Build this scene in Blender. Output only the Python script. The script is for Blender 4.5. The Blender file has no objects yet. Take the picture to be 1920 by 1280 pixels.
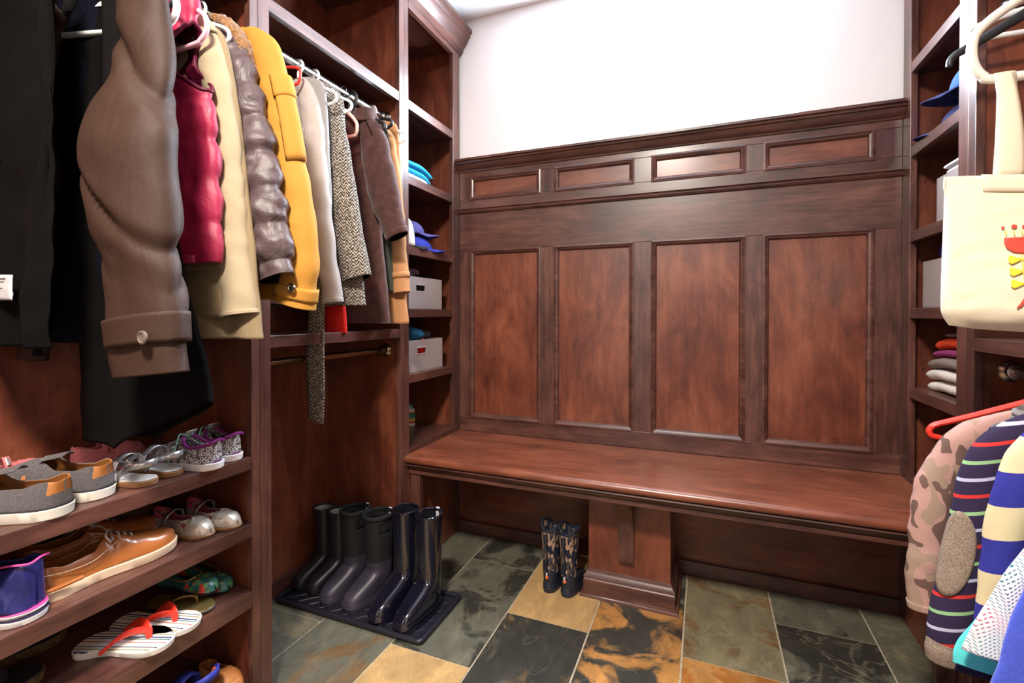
import bpy, bmesh, math, random
from mathutils import Vector, Matrix, noise
S = bpy.context.scene
C = S.collection
PI = math.pi
R = math.radians
random.seed(7)

# ------------------------------------------------------------------ camera
cd = bpy.data.cameras.new('camera'); cam = bpy.data.objects.new('camera', cd); C.objects.link(cam)
S.camera = cam
cd.sensor_width = 36.0; cd.lens = 897.2/1920*36; cd.shift_y = -43.3/1920; cd.clip_start = .02
cam.location = (0, 0, 1.05)
cam.rotation_euler = (PI/2-.01042, 0, .38446)

# ------------------------------------------------------------------ world, lights, exposure
S.view_settings.view_transform = 'Standard'; S.view_settings.look = 'None'
S.view_settings.gamma = 1; S.view_settings.use_curve_mapping = False
S.view_settings.exposure = 1.42
w = bpy.data.worlds.new('daylight'); S.world = w; w.use_nodes = True
bg = w.node_tree.nodes['Background']; bg.inputs[0].default_value = (.86, .93, 1, 1); bg.inputs[1].default_value = 7.0

def area(name, loc, rot, sx, sy, power, col):
    l = bpy.data.lights.new(name, 'AREA'); l.shape = 'RECTANGLE'; l.size = sx; l.size_y = sy
    l.energy = power; l.color = col
    o = bpy.data.objects.new(name, l); C.objects.link(o); o.location = loc; o.rotation_euler = rot
    return o
area('window_daylight', (-.24, 2.11, 2.005), (R(-90), 0, 0), 1.08, .42, 30, (.72, .84, 1))
area('ceiling_lamp_light', (-.29, -.27, 2.42), (0, 0, 0), .28, .28, 46, (1, .91, .80))

# ------------------------------------------------------------------ object helpers
def tag(o, label=None, cat=None, group=None, kind=None):
    if label: o['label'] = label
    if cat: o['category'] = cat
    if group: o['group'] = group
    if kind: o['kind'] = kind
    return o
def thing(name, label, cat, loc=(0, 0, 0), rz=0, group=None):
    o = bpy.data.objects.new(name, None); C.objects.link(o); o.location = loc; o.rotation_euler = (0, 0, rz)
    o.empty_display_size = .05
    return tag(o, label, cat, group)
def local(parent):      # transform of a thing (or of the thing of a part), from its own location and turn
    m = Matrix.Identity(4)
    while parent is not None:
        m = Matrix.LocRotScale(parent.location, parent.rotation_euler, parent.scale) @ m
        parent = parent.parent
    return m
def obj(name, bm, mat, parent=None, smooth=True, world=True, bevel=0, solid=0, sub=0, label=None, angle=40):
    """link a bmesh as one mesh object; vertices are in world space unless world=False"""
    me = bpy.data.meshes.new(name)
    if parent is not None and world: bm.transform(local(parent).inverted())
    bmesh.ops.recalc_face_normals(bm, faces=bm.faces) if solid == 0 else None
    bm.to_mesh(me); bm.free()
    for m in (mat if isinstance(mat, (list, tuple)) else [mat]): me.materials.append(m)
    o = bpy.data.objects.new(name, me); C.objects.link(o); o.parent = parent
    if bevel:
        b = o.modifiers.new('bevel', 'BEVEL'); b.width = bevel; b.segments = 2; b.limit_method = 'ANGLE'; b.angle_limit = R(35)
    if solid:
        s = o.modifiers.new('solid', 'SOLIDIFY'); s.thickness = abs(solid); s.offset = 1 if solid > 0 else -1
        if len(me.materials) > 1: s.material_offset = 1; s.material_offset_rim = 0
    if sub:
        s = o.modifiers.new('sub', 'SUBSURF'); s.levels = sub; s.render_levels = sub
    if smooth:
        me.polygons.foreach_set('use_smooth', [True]*len(me.polygons))
        try: me.set_sharp_from_angle(angle=R(angle))
        except Exception: pass
    if label: o['label'] = label
    return o
def box(bm, x0, x1, y0, y1, z0, z1, mi=0):
    vs = [bm.verts.new((x, y, z)) for x in (x0, x1) for y in (y0, y1) for z in (z0, z1)]
    for f in ((0,1,3,2), (4,6,7,5), (0,4,5,1), (2,3,7,6), (0,2,6,4), (1,5,7,3)):
        q = bm.faces.new([vs[i] for i in f]); q.material_index = mi
def boxo(name, x0, x1, y0, y1, z0, z1, mat, parent=None, bevel=.0015, label=None):
    bm = bmesh.new(); box(bm, x0, x1, y0, y1, z0, z1)
    return obj(name, bm, mat, parent, smooth=False, bevel=bevel, label=label)
def catmull(rows, n):
    """smooth interpolation of rows (tuples) to n+1 samples"""
    out = []; m = len(rows)-1
    for i in range(n+1):
        u = i/n*m; k = min(int(u), m-1); t = u-k
        p0, p1, p2, p3 = rows[max(k-1, 0)], rows[k], rows[k+1], rows[min(k+2, m)]
        out.append(tuple(.5*((2*b)+(-a+c)*t+(2*a-5*b+4*c-d)*t*t+(-a+3*b-3*c+d)*t**3) for a, b, c, d in zip(p0, p1, p2, p3)))
    return out
def tube(bm, pts, r, n=10, closed=False, cap=True, ry=None, mi=0):
    """round (or oval) tube along points; r may be a list"""
    P = [Vector(p) for p in pts]; m = len(P); rings = []; up = None
    for i, p in enumerate(P):
        if closed: t = P[(i+1) % m]-P[i-1]
        else: t = P[min(i+1, m-1)]-P[max(i-1, 0)]
        t.normalize()
        if up is None:
            up = Vector((0, 0, 1)) if abs(t.z) < .9 else Vector((0, 1, 0))
        s = t.cross(up)
        if s.length < 1e-5: s = t.orthogonal()
        s.normalize(); up = s.cross(t).normalized()
        rr = r[i] if isinstance(r, (list, tuple)) else r
        rb = (ry[i] if isinstance(ry, (list, tuple)) else ry) if ry is not None else rr
        rings.append([bm.verts.new(p+s*rr*math.cos(a)+up*rb*math.sin(a)) for a in (2*PI*k/n for k in range(n))])
    q = m if closed else m-1
    for i in range(q):
        A, B = rings[i], rings[(i+1) % m]
        for k in range(n):
            f = bm.faces.new((A[k], A[(k+1) % n], B[(k+1) % n], B[k])); f.material_index = mi
    if cap and not closed:
        bm.faces.new(rings[0][::-1]).material_index = mi; bm.faces.new(rings[-1]).material_index = mi
    return rings
def smoothpts(pts, n, closed=False):
    if not closed: return catmull([tuple(p) for p in pts], n)
    q = [tuple(p) for p in pts]; m = len(q); out = []
    for i in range(n):
        u = i/n*m; k = int(u); t = u-k
        p0, p1, p2, p3 = q[(k-1) % m], q[k % m], q[(k+1) % m], q[(k+2) % m]
        out.append(tuple(.5*((2*b)+(-a+c)*t+(2*a-5*b+4*c-d)*t*t+(-a+3*b-3*c+d)*t**3) for a, b, c, d in zip(p0, p1, p2, p3)))
    return out
def lathe(bm, prof, c, axis='z', n=24):
    """prof = [(r, h)...] around an axis through c"""
    rings = []
    for r, h in prof:
        ring = []
        for k in range(n):
            a = 2*PI*k/n; u, v = r*math.cos(a), r*math.sin(a)
            p = {'z': (u, v, h), 'y': (u, h, v), 'x': (h, u, v)}[axis]
            ring.append(bm.verts.new((c[0]+p[0], c[1]+p[1], c[2]+p[2])))
        rings.append(ring)
    for A, B in zip(rings, rings[1:]):
        for k in range(n): bm.faces.new((A[k], A[(k+1) % n], B[(k+1) % n], B[k]))
    if prof[0][0] > 0: bm.faces.new(rings[0][::-1])
    if prof[-1][0] > 0: bm.faces.new(rings[-1])
def extrude(bm, prof, a0, a1, axis):
    """closed 2D profile pushed along an axis; prof points are (p, z): p = y for axis x, p = x for axis y"""
    f = (lambda a, p, z: (a, p, z)) if axis == 'x' else (lambda a, p, z: (p, a, z))
    A = [bm.verts.new(f(a0, p, z)) for p, z in prof]; B = [bm.verts.new(f(a1, p, z)) for p, z in prof]
    n = len(prof)
    for k in range(n): bm.faces.new((A[k], A[(k+1) % n], B[(k+1) % n], B[k]))
    bm.faces.new(A[::-1]); bm.faces.new(B)
def N3(p, s, seed=0): return noise.noise(Vector((p[0]*s+seed, p[1]*s+seed*.7, p[2]*s-seed)))

# ------------------------------------------------------------------ materials
def new(name, rough=.5, spec=.5):
    m = bpy.data.materials.new(name); m.use_nodes = True; nt = m.node_tree; b = nt.nodes['Principled BSDF']
    b.inputs['Roughness'].default_value = rough; b.inputs['Specular IOR Level'].default_value = spec
    return m, nt, b
def nd(nt, t, **k):
    n = nt.nodes.new(t)
    for a, v in k.items():
        if a in n.inputs.keys(): n.inputs[a].default_value = v
        else: setattr(n, a, v)
    return n
def ramp(nt, src, stops, interp='LINEAR'):
    r = nt.nodes.new('ShaderNodeValToRGB'); r.color_ramp.interpolation = interp
    e = r.color_ramp.elements
    while len(e) < len(stops): e.new(.5)
    for q, (p, c) in zip(e, stops): q.position = p; q.color = (*c, 1) if len(c) == 3 else c
    nt.links.new(src, r.inputs[0]); return r.outputs[0]
def coords(nt, scale=(1, 1, 1), rot=(0, 0, 0), kind='Object'):
    t = nt.nodes.new('ShaderNodeTexCoord'); m = nt.nodes.new('ShaderNodeMapping')
    m.inputs['Scale'].default_value = scale; m.inputs['Rotation'].default_value = rot
    nt.links.new(t.outputs[kind], m.inputs[0]); return m.outputs[0]
def mixc(nt, fac, a, b, mode='MIX'):
    m = nt.nodes.new('ShaderNodeMix'); m.data_type = 'RGBA'; m.blend_type = mode
    for s, v in ((m.inputs[0], fac), (m.inputs[6], a), (m.inputs[7], b)):
        if hasattr(v, 'node'): nt.links.new(v, s)
        elif isinstance(v, (int, float)): s.default_value = v
        else: s.default_value = (*v, 1)
    return m.outputs[2]
def mth(nt, op, a, b=None, clamp=False):
    m = nt.nodes.new('ShaderNodeMath'); m.operation = op; m.use_clamp = clamp
    for s, v in ((m.inputs[0], a), (m.inputs[1], b)):
        if v is None: continue
        if hasattr(v, 'node'): nt.links.new(v, s)
        else: s.default_value = v
    return m.outputs[0]
def bump(nt, b, h, strength=.3, dist=.002):
    n = nt.nodes.new('ShaderNodeBump'); n.inputs['Strength'].default_value = strength; n.inputs['Distance'].default_value = dist
    nt.links.new(h, n.inputs['Height']); nt.links.new(n.outputs[0], b.inputs['Normal'])
def plain(name, col, rough=.5, metal=0, spec=.5, coat=0, nscale=0, namp=.15, bumps=0, sheen=0):
    m, nt, b = new(name, rough, spec); b.inputs['Metallic'].default_value = metal
    b.inputs['Coat Weight'].default_value = coat; b.inputs['Coat Roughness'].default_value = .08
    b.inputs['Sheen Weight'].default_value = sheen
    v = coords(nt); n = nd(nt, 'ShaderNodeTexNoise', Scale=nscale or 30.0, Detail=5.0); nt.links.new(v, n.inputs['Vector'])
    d = tuple(c*(1-namp) for c in col); l = tuple(min(1, c*(1+namp)) for c in col)
    nt.links.new(ramp(nt, n.outputs[0], [(.3, d), (.7, l)]), b.inputs['Base Color'])
    if bumps: bump(nt, b, n.outputs[0], bumps)
    return m
def wood(name, axis, dark, mid, light, rough=.34, blotch=.5, fine=1.0):
    m, nt, b = new(name, rough, .5)
    sc = {'x': (1.2, 16, 16), 'y': (16, 1.2, 16), 'z': (16, 16, 1.2)}[axis]
    v = coords(nt, sc); n1 = nd(nt, 'ShaderNodeTexNoise', Scale=3.6*fine, Detail=9.0, Roughness=.70, Distortion=.5); nt.links.new(v, n1.inputs['Vector'])
    sb = {'x': (1, 2.4, 2.4), 'y': (2.4, 1, 2.4), 'z': (2.4, 2.4, 1)}[axis]
    v2 = coords(nt, sb); n2 = nd(nt, 'ShaderNodeTexNoise', Scale=3.6, Detail=9.0, Roughness=.68, Distortion=.55); nt.links.new(v2, n2.inputs['Vector'])
    fac = mth(nt, 'ADD', mth(nt, 'MULTIPLY', n1.outputs[0], 1-blotch), mth(nt, 'MULTIPLY', n2.outputs[0], blotch))
    nt.links.new(ramp(nt, fac, [(.37, dark), (.5, mid), (.63, light)]), b.inputs['Base Color'])
    b.inputs['Coat Weight'].default_value = .35; b.inputs['Coat Roughness'].default_value = .22
    rr = nd(nt, 'ShaderNodeMapRange'); rr.inputs['To Min'].default_value = rough-.05; rr.inputs['To Max'].default_value = rough+.12
    nt.links.new(n2.outputs[0], rr.inputs[0]); nt.links.new(rr.outputs[0], b.inputs['Roughness'])
    bump(nt, b, n1.outputs[0], .12, .0015)
    return m
FD, FM, FL = (.030, .011, .0085), (.082, .030, .022), (.16, .062, .042)
PD, PM, PL = (.070, .017, .0095), (.150, .038, .0185), (.24, .074, .033)
FX, FY, FZ = (wood('stained_frame_wood_'+a, a, FD, FM, FL) for a in 'xyz')
PX, PY, PZ = (wood('stained_panel_wood_'+a, a, PD, PM, PL, rough=.36, blotch=.72) for a in 'xyz')
SEAT = wood('stained_seat_wood', 'x', (.085, .023, .012), (.185, .052, .026), (.28, .090, .046), rough=.28, blotch=.55)
def fabric(name, col, weave=900, amp=.18, rough=.85, sheen=.0, wr=.35, wscale=14, spec=.25, col2=None):
    m, nt, b = new(name, rough, spec); b.inputs['Sheen Weight'].default_value = sheen
    v = coords(nt); n = nd(nt, 'ShaderNodeTexNoise', Scale=float(weave), Detail=2.0); nt.links.new(v, n.inputs['Vector'])
    c2 = col2 or tuple(min(1, c*(1+amp)) for c in col)
    nt.links.new(ramp(nt, n.outputs[0], [(.35, tuple(c*(1-amp) for c in col)), (.65, c2)]), b.inputs['Base Color'])
    v2 = coords(nt, (1, 1, .7)); n2 = nd(nt, 'ShaderNodeTexNoise', Scale=float(wscale), Detail=4.0, Distortion=.8); nt.links.new(v2, n2.inputs['Vector'])
    h = mth(nt, 'ADD', mth(nt, 'MULTIPLY', n2.outputs[0], 1.0), mth(nt, 'MULTIPLY', n.outputs[0], .03))
    bump(nt, b, h, wr, .012)
    return m
def stripes(name, axis, period, stops, rough=.9, off=0.0, tilt=None):
    """hard-edged stripes along an axis of the object"""
    m, nt, b = new(name, rough, .2)
    t = nt.nodes.new('ShaderNodeTexCoord'); s = nt.nodes.new('ShaderNodeSeparateXYZ'); nt.links.new(t.outputs['Object'], s.inputs[0])
    src = s.outputs['XYZ'.index(axis)]
    if tilt: src = mth(nt, 'ADD', src, mth(nt, 'MULTIPLY', s.outputs['XYZ'.index(tilt[0])], tilt[1]))
    f = mth(nt, 'FRACT', mth(nt, 'ADD', mth(nt, 'DIVIDE', src, period), 10+off))
    nt.links.new(ramp(nt, f, stops, 'CONSTANT'), b.inputs['Base Color'])
    n = nd(nt, 'ShaderNodeTexNoise', Scale=900.0); nt.links.new(t.outputs['Object'], n.inputs['Vector']); bump(nt, b, n.outputs[0], .25, .001)
    return m
def camo(name, a, bcol, ccol, scale=9.0, sc=(1, 1, 1)):
    m, nt, b = new(name, .9, .2)
    v = coords(nt, sc); n1 = nd(nt, 'ShaderNodeTexNoise', Scale=scale, Detail=1.0, Distortion=.4); nt.links.new(v, n1.inputs['Vector'])
    n2 = nd(nt, 'ShaderNodeTexNoise', Scale=scale*1.25, Detail=1.0, Distortion=.6); n2.noise_dimensions = '4D'; n2.inputs['W'].default_value = 4.3; nt.links.new(v, n2.inputs['Vector'])
    k1 = ramp(nt, n1.outputs[0], [(0, (0, 0, 0)), (.55, (1, 1, 1))], 'CONSTANT'); k2 = ramp(nt, n2.outputs[0], [(0, (0, 0, 0)), (.56, (1, 1, 1))], 'CONSTANT')
    nt.links.new(mixc(nt, k2, mixc(nt, k1, a, bcol), ccol), b.inputs['Base Color']); return m
def tweed(name):
    m, nt, b = new(name, .95, .15)
    t = nt.nodes.new('ShaderNodeTexCoord'); s = nt.nodes.new('ShaderNodeSeparateXYZ'); nt.links.new(t.outputs['Object'], s.inputs[0])
    x = mth(nt, 'ADD', s.outputs[0], s.outputs[1])
    zig = mth(nt, 'PINGPONG', mth(nt, 'MULTIPLY', x, 1.0), .012)
    u = mth(nt, 'FRACT', mth(nt, 'DIVIDE', mth(nt, 'ADD', s.outputs[2], zig), .0105))
    n = nd(nt, 'ShaderNodeTexNoise', Scale=190.0, Detail=4.0, Roughness=.7); nt.links.new(t.outputs['Object'], n.inputs['Vector'])
    f = mth(nt, 'ADD', mth(nt, 'MULTIPLY', mth(nt, 'PINGPONG', u, .5), .5), mth(nt, 'MULTIPLY', n.outputs[0], .95))
    nt.links.new(ramp(nt, f, [(.46, (.018, .015, .013)), (.61, (.13, .108, .09)), (.74, (.46, .40, .34))]), b.inputs['Base Color'])
    bump(nt, b, n.outputs[0], .5, .002); return m
METAL = plain('brushed_nickel', (.55, .53, .50), .25, 1, namp=.05)
BRONZE = plain('aged_brass', (.30, .24, .16), .25, 1, namp=.1)
WHITEP = plain('white_plastic', (.80, .80, .80), .35, namp=.02)
BLACKP = plain('black_plastic', (.012, .012, .013), .4, namp=.1)
REDP = plain('red_plastic', (.75, .035, .02), .4, namp=.05)
PINKP = plain('pink_plastic', (.80, .42, .48), .35, namp=.02)
CREAMP = plain('cream_plastic', (.78, .62, .50), .35, namp=.03)
WALLP = plain('white_wall_paint', (.80, .745, .715), .8, nscale=40, namp=.01, bumps=.03)
CEILP = plain('ceiling_paint', (.88, .88, .88), .9, namp=.01)
GREY_BIN = fabric('taupe_bin_cloth', (.33, .27, .25), 1500, .12, wr=.02)
BLACK = plain('black_rubber', (.008, .008, .010), .3, namp=.1)
# ------------------------------------------------------------------ the setting
XL, XR, YB = -1.103, .631, 2.05          # faces of the left and right cabinets, face of the panelling
BL, BR = -1.485, 1.01                     # backs of the cabinets
def struct(name, bm, mat, **k): return tag(obj(name, bm, mat, **k), kind='structure')
def sbox(name, *a, mat=None, **k):
    bm = bmesh.new(); box(bm, *a); return struct(name, bm, mat, smooth=False, **k)
sbox('wall_left', -1.58, -1.50, -1.6, 2.15, -.05, 2.46, mat=WALLP)
sbox('wall_right', 1.03, 1.11, -1.6, 2.15, -.05, 2.46, mat=WALLP)
WX0, WX1, WZ0, WZ1 = -.806, .320, 1.762, 2.230
bm = bmesh.new()
box(bm, -1.5, WX0, 2.07, 2.15, 0, 2.46); box(bm, WX1, 1.03, 2.07, 2.15, 0, 2.46)
box(bm, WX0, WX1, 2.07, 2.15, 0, WZ0); box(bm, WX0, WX1, 2.07, 2.15, WZ1, 2.46)
struct('wall_back', bm, WALLP, smooth=False)
bm = bmesh.new()
box(bm, -1.5, -.55, -1.6, -1.54, 0, 2.46); box(bm, .75, 1.03, -1.6, -1.54, 0, 2.46); box(bm, -.55, .75, -1.6, -1.54, 2.2, 2.46)
struct('wall_front', bm, WALLP, smooth=False)
sbox('added_door_1', -.549, .749, -1.585, -1.555, .002, 2.199, mat=FZ)  # unseen closed door, added to keep fill light from coming in behind
sbox('ceiling', -1.58, 1.11, -1.6, 2.15, 2.46, 2.52, mat=CEILP)
glass = bpy.data.materials.new('window_glass'); glass.use_nodes = True
g = glass.node_tree.nodes['Principled BSDF']; g.inputs['Transmission Weight'].default_value = 1; g.inputs['Roughness'].default_value = 0
g.inputs['IOR'].default_value = 1.02; g.inputs['Base Color'].default_value = (1, 1, 1, 1)
sbox('window_1', WX0, WX1, 2.135, 2.139, WZ0, WZ1, mat=glass)
# slate floor: one mesh of tiles in a running bond with their own colours
G, DG, GG, OL = (.115, .112, .084), (.036, .034, .028), (.13, .122, .085), (.19, .165, .10)
TAN, ORG, RST, BRN = (.46, .29, .125), (.40, .19, .055), (.30, .11, .025), (.16, .095, .045)
TILES = {  # (column, key of y start) : base, second, amount of second, ridges
 (-1.5005, .686): (G, OL, .45, .8), (-1.213, .972): (G, BRN, .35, .35), (-1.213, 1.544): (G, DG, .4, .3),
 (-.926, .686): (TAN, BRN, .22, .15), (-.926, 1.258): (G, DG, .45, .5), (-.926, 1.830): (DG, G, .5, .2),
 (-.643, .972): (DG, BRN, .38, .3), (-.643, 1.544): (TAN, BRN, .28, .12),
 (-.354, 1.258): (DG, ORG, .52, .3), (-.354, .686): (ORG, DG, .4, .4), (-.354, 1.830): (G, DG, .5, .3),
 (-.064, 1.544): (BRN, OL, .55, 1.0), (-.064, .972): (ORG, RST, .5, .7),
 (.222, 1.258): (DG, G, .45, .9), (.222, 1.830): (DG, G, .62, .3), (.5105, 1.544): (G, OL, .4, .6), (.5105, .972): (G, OL, .5, .6)}
bm = bmesh.new()
la, lb, lc = (bm.loops.layers.float_color.new(n) for n in ('tile_a', 'tile_b', 'tile_mix'))
xs = [-1.788, -1.5005, -1.213, -.926, -.643, -.354, -.064, .222, .5105, .798, 1.0855]
rnd = random.Random(3)
for i in range(len(xs)-1):
    y = -1.60-(.0 if i % 2 else .286)
    y = (.686 if i % 2 == 1 else .972)-.572*5
    while y < 2.1:
        key = next((k for k in TILES if abs(k[0]-xs[i]) < .02 and abs(k[1]-y) < .02), None)
        a, b2, mx, rg = TILES[key] if key else (rnd.choice([G, DG, GG, BRN]), rnd.choice([OL, DG, ORG]), rnd.random()*.5, rnd.random()*.6)
        x0, x1, y0, y1 = max(xs[i]+.0028, -1.55), min(xs[i+1]-.0028, 1.06), max(y+.0028, -1.6), min(y+.572-.0028, 2.08)
        nf = len(bm.faces)
        if x1 > x0+.01 and y1 > y0+.01:
            box(bm, x0, x1, y0, y1, -.012, 0); bm.faces.ensure_lookup_table()
            for f in bm.faces[nf:]:
                for l in f.loops:
                    l[la] = (*a, 1); l[lb] = (*b2, 1); l[lc] = (mx, rg, rnd.random()*0+((i*37) % 11)/11, 1)
        y += .572
nf = len(bm.faces); box(bm, -1.58, 1.11, -1.6, 2.15, -.03, -.0025); bm.faces.ensure_lookup_table()
for f in bm.faces[nf:]:
    f.material_index = 1
m, nt, b = new('slate', .42, .45)
at = [nt.nodes.new('ShaderNodeAttribute') for _ in range(3)]
for q, n in zip(at, ('tile_a', 'tile_b', 'tile_mix')): q.attribute_name = n
sp = nt.nodes.new('ShaderNodeSeparateColor'); nt.links.new(at[2].outputs['Color'], sp.inputs[0])
v = coords(nt, (1, 1, 1)); n1 = nd(nt, 'ShaderNodeTexNoise', Scale=5.5, Detail=6.0, Roughness=.6, Distortion=.9); n1.noise_dimensions = '4D'
nt.links.new(v, n1.inputs['Vector']); nt.links.new(mth(nt, 'MULTIPLY', sp.outputs[2], 20), n1.inputs['W'])
f1 = mth(nt, 'ADD', mth(nt, 'MULTIPLY', mth(nt, 'SUBTRACT', n1.outputs[0], mth(nt, 'SUBTRACT', .85, mth(nt, 'MULTIPLY', sp.outputs[0], .7))), 14), .5, True)
c1 = mixc(nt, f1, at[0].outputs['Color'], at[1].outputs['Color'])
n2 = nd(nt, 'ShaderNodeTexNoise', Scale=13.0, Detail=8.0, Roughness=.7, Distortion=.4); nt.links.new(coords(nt, (1, .55, 1), (0, 0, .6)), n2.inputs['Vector'])
c2 = mixc(nt, .85, c1, ramp(nt, n2.outputs[0], [(.3, (.35, .35, .35)), (.5, (.5, .5, .5)), (.72, (.78, .76, .7))]), 'OVERLAY')
n3 = nd(nt, 'ShaderNodeTexNoise', Scale=4.0, Detail=3.0, Roughness=.5, Distortion=2.2); nt.links.new(coords(nt, (1, .7, 1), (0, 0, .9)), n3.inputs['Vector'])
vein = ramp(nt, n3.outputs[0], [(.487, (0, 0, 0)), (.5, (1, 1, 1)), (.513, (0, 0, 0))])
c3 = mixc(nt, mth(nt, 'MULTIPLY', mth(nt, 'MULTIPLY', vein, sp.outputs[1]), .38), c2, (.34, .29, .19))
nt.links.new(c3, b.inputs['Base Color'])
hh = mth(nt, 'ADD', mth(nt, 'ADD', n1.outputs[0], mth(nt, 'MULTIPLY', n2.outputs[0], .6)), mth(nt, 'MULTIPLY', vein, .25)); bump(nt, b, hh, .55, .006)
rr = nd(nt, 'ShaderNodeMapRange'); rr.inputs['To Min'].default_value = .28; rr.inputs['To Max'].default_value = .55; nt.links.new(n2.outputs[0], rr.inputs[0]); nt.links.new(rr.outputs[0], b.inputs['Roughness'])
SLATE = m
GROUT = plain('grout', (.42, .36, .27), .9, nscale=60, namp=.2)
struct('floor', bm, [SLATE, GROUT], smooth=False)
# ceiling lamp above and behind the camera
t = thing('ceiling_lamp', 'flush ceiling lamp above the camera', 'ceiling lamp', (-.29, -.27, 2.46))
bm = bmesh.new(); lathe(bm, [(.24, 0), (.24, -.02), (.235, -.024), (.225, -.02), (.225, -.002)], (-.29, -.27, 2.46), n=32); obj('lamp_rim', bm, METAL, t)

# ------------------------------------------------------------------ panelling over the bench
t = thing('wall_panelling', 'dark wood wainscot with square panels behind the bench', 'wall panelling', (-.236, YB, .45))
F0, F1 = YB, 2.068
LX0, LX1 = XL+.0002, XR-.0002
cols = [(-1.042, -.694), (-.624, -.282), (-.206, .138), (.205, .548)]
Z = dict(b0=.487, l0=.556, l1=1.347, u0=1.594, u1=1.696, top=1.79)
boxo('rail', LX0, LX1, F0, F1, .487, .556, FX, t); boxo('rail', LX0, LX1, F0, F1, 1.347, 1.594, FX, t, label='wide horizontal middle rail')
boxo('rail', LX0, LX1, F0, F1, 1.696, 1.762, FX, t)
ed = [LX0]+[q for c in cols for q in c]+[LX1]
for k in range(0, 10, 2):
    boxo('stile', ed[k], ed[k+1], F0, F1, .556, 1.347, FZ, t); boxo('stile', ed[k], ed[k+1], F0, F1, 1.594, 1.696, FZ, t)
def bead_frame(name, x0, x1, z0, z1, parent):
    """a picture-frame moulding lying inside an opening"""
    prof = [(-.004, .004), (-.004, -.004), (.003, -.006), (.008, -.002), (.013, 0), (.018, .008), (.018, .012), (-.004, .012)]
    bm = bmesh.new(); rings = []
    for sx, sz in ((0, 0), (1, 0), (1, 1), (0, 1)):
        cx = x1 if sx else x0; cz = z1 if sz else z0; dx = -1 if sx else 1; dz = -1 if sz else 1
        rings.append([bm.verts.new((cx+dx*p, F0+q, cz+dz*p)) for p, q in prof])
    for k in range(4):
        A, B = rings[k], rings[(k+1) % 4]
        for j in range(len(prof)): bm.faces.new((A[j], A[(j+1) % 8], B[(j+1) % 8], B[j]))
    return obj(name, bm, FX, parent, smooth=False)
for x0, x1 in cols:
    for z0, z1, mt, nm in ((.556, 1.347, PZ, 'tall_panel'), (1.594, 1.696, PX, 'frieze_panel')):
        p = boxo(nm, x0, x1, 2.061, 2.068, z0, z1, mt, t, bevel=0)
        bead_frame('panel_moulding', x0, x1, z0, z1, p)
bm = bmesh.new(); extrude(bm, [(F0, 1.526), (F0-.010, 1.527), (F0-.016, 1.534), (F0-.012, 1.541), (F0-.019, 1.545), (F0-.019, 1.550), (F0, 1.552)], LX0, LX1, 'x'); obj('ledge_moulding', bm, FX, t)
bm = bmesh.new(); extrude(bm, [(F0+.018, 1.722), (F0, 1.722), (F0-.006, 1.724), (F0-.008, 1.730), (F0-.016, 1.734), (F0-.024, 1.744), (F0-.030, 1.755), (F0-.038, 1.757), (F0-.040, 1.762), (F0-.036, 1.767), (F0-.044, 1.769), (F0-.044, 1.779), (F0+.018, 1.779)], LX0, LX1, 'x'); obj('cap_moulding', bm, FX, t)
sbox('trim_1', LX0, LX1, 2.055, 2.13, 1.762, 1.779, mat=FX)     # window stool behind the cap

# ------------------------------------------------------------------ bench
t = thing('bench', 'long built-in dark wood bench with rounded front edge', 'bench', (-.236, 1.82, 0))
bm = bmesh.new(); pr = [(2.049, .452), (2.049, .486), (1.606, .486)]
pr += [(1.606-.018*math.sin(a), .470+.016*math.cos(a)) for a in (PI*k/8 for k in range(1, 8))] + [(1.606, .453)]
extrude(bm, pr, LX0, LX1, 'x'); obj('seat', bm, SEAT, t, angle=50)
bm = bmesh.new(); extrude(bm, [(1.645, .4515), (1.602, .4515), (1.600, .447), (1.606, .441), (1.612, .436), (1.616, .428), (1.624, .424), (1.645, .424)], LX0, LX1, 'x'); obj('edge_moulding', bm, FX, t)
boxo('apron', LX0, LX1, 1.622, 1.645, .408, .4235, FX, t)
boxo('apron_rail', LX0, LX1, 1.626, 1.645, .375, .408, FX, t) if False else None
for a, b2 in ((XL+.002, XL+.047), (XR-.047, XR-.002)): boxo('leg', a, b2, 1.630, 1.655, 0, .408, FZ, t)
boxo('back_panel', LX0, LX1, 2.052, 2.066, 0, .4515, PX, t)
boxo('baseboard', LX0, LX1, 2.036, 2.0515, 0, .055, FX, t)
bm = bmesh.new(); box(bm, -.404, -.111, 1.765, 2.035, .09, .4515); cp = obj('support_column', bm, PZ, t, smooth=False, bevel=.002)
bm = bmesh.new()
def plinth(bm, prof, x0, x1, y0):
    """moulding that runs round the front and sides of the support"""
    rings = []
    for cx, cy, dx, dy in ((x0, 2.035, -1, 0), (x0, y0, -1, -1), (x1, y0, 1, -1), (x1, 2.035, 1, 0)):
        rings.append([bm.verts.new((cx+dx*p, cy+dy*p, z)) for p, z in prof])
    n = len(prof)
    for A, B in zip(rings, rings[1:]):
        for j in range(n): bm.faces.new((A[j], A[(j+1) % n], B[(j+1) % n], B[j]))
plinth(bm, [(.0, 0), (.016, 0), (.016, .060), (.012, .064), (.016, .068), (.014, .076), (.007, .082), (.005, .092), (0, .096)], -.404, -.111, 1.765); obj('column_plinth', bm, FX, cp)
bm = bmesh.new(); plinth(bm, [(.016, 0), (.030, 0), (.029, .007), (.024, .013), (.016, .015)], -.404, -.111, 1.765); obj('quarter_round', bm, FX, cp)
bm = bmesh.new(); pf = [(1.764, .155), (1.752, .150), (1.742, .153), (1.737, .165)]
pf += [(1.737+.012*math.sin(u*PI)-.085*u**2.2, .165+.24*u) for u in (k/10 for k in range(1, 11))] + [(1.652, .418), (1.764, .418)]
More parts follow.
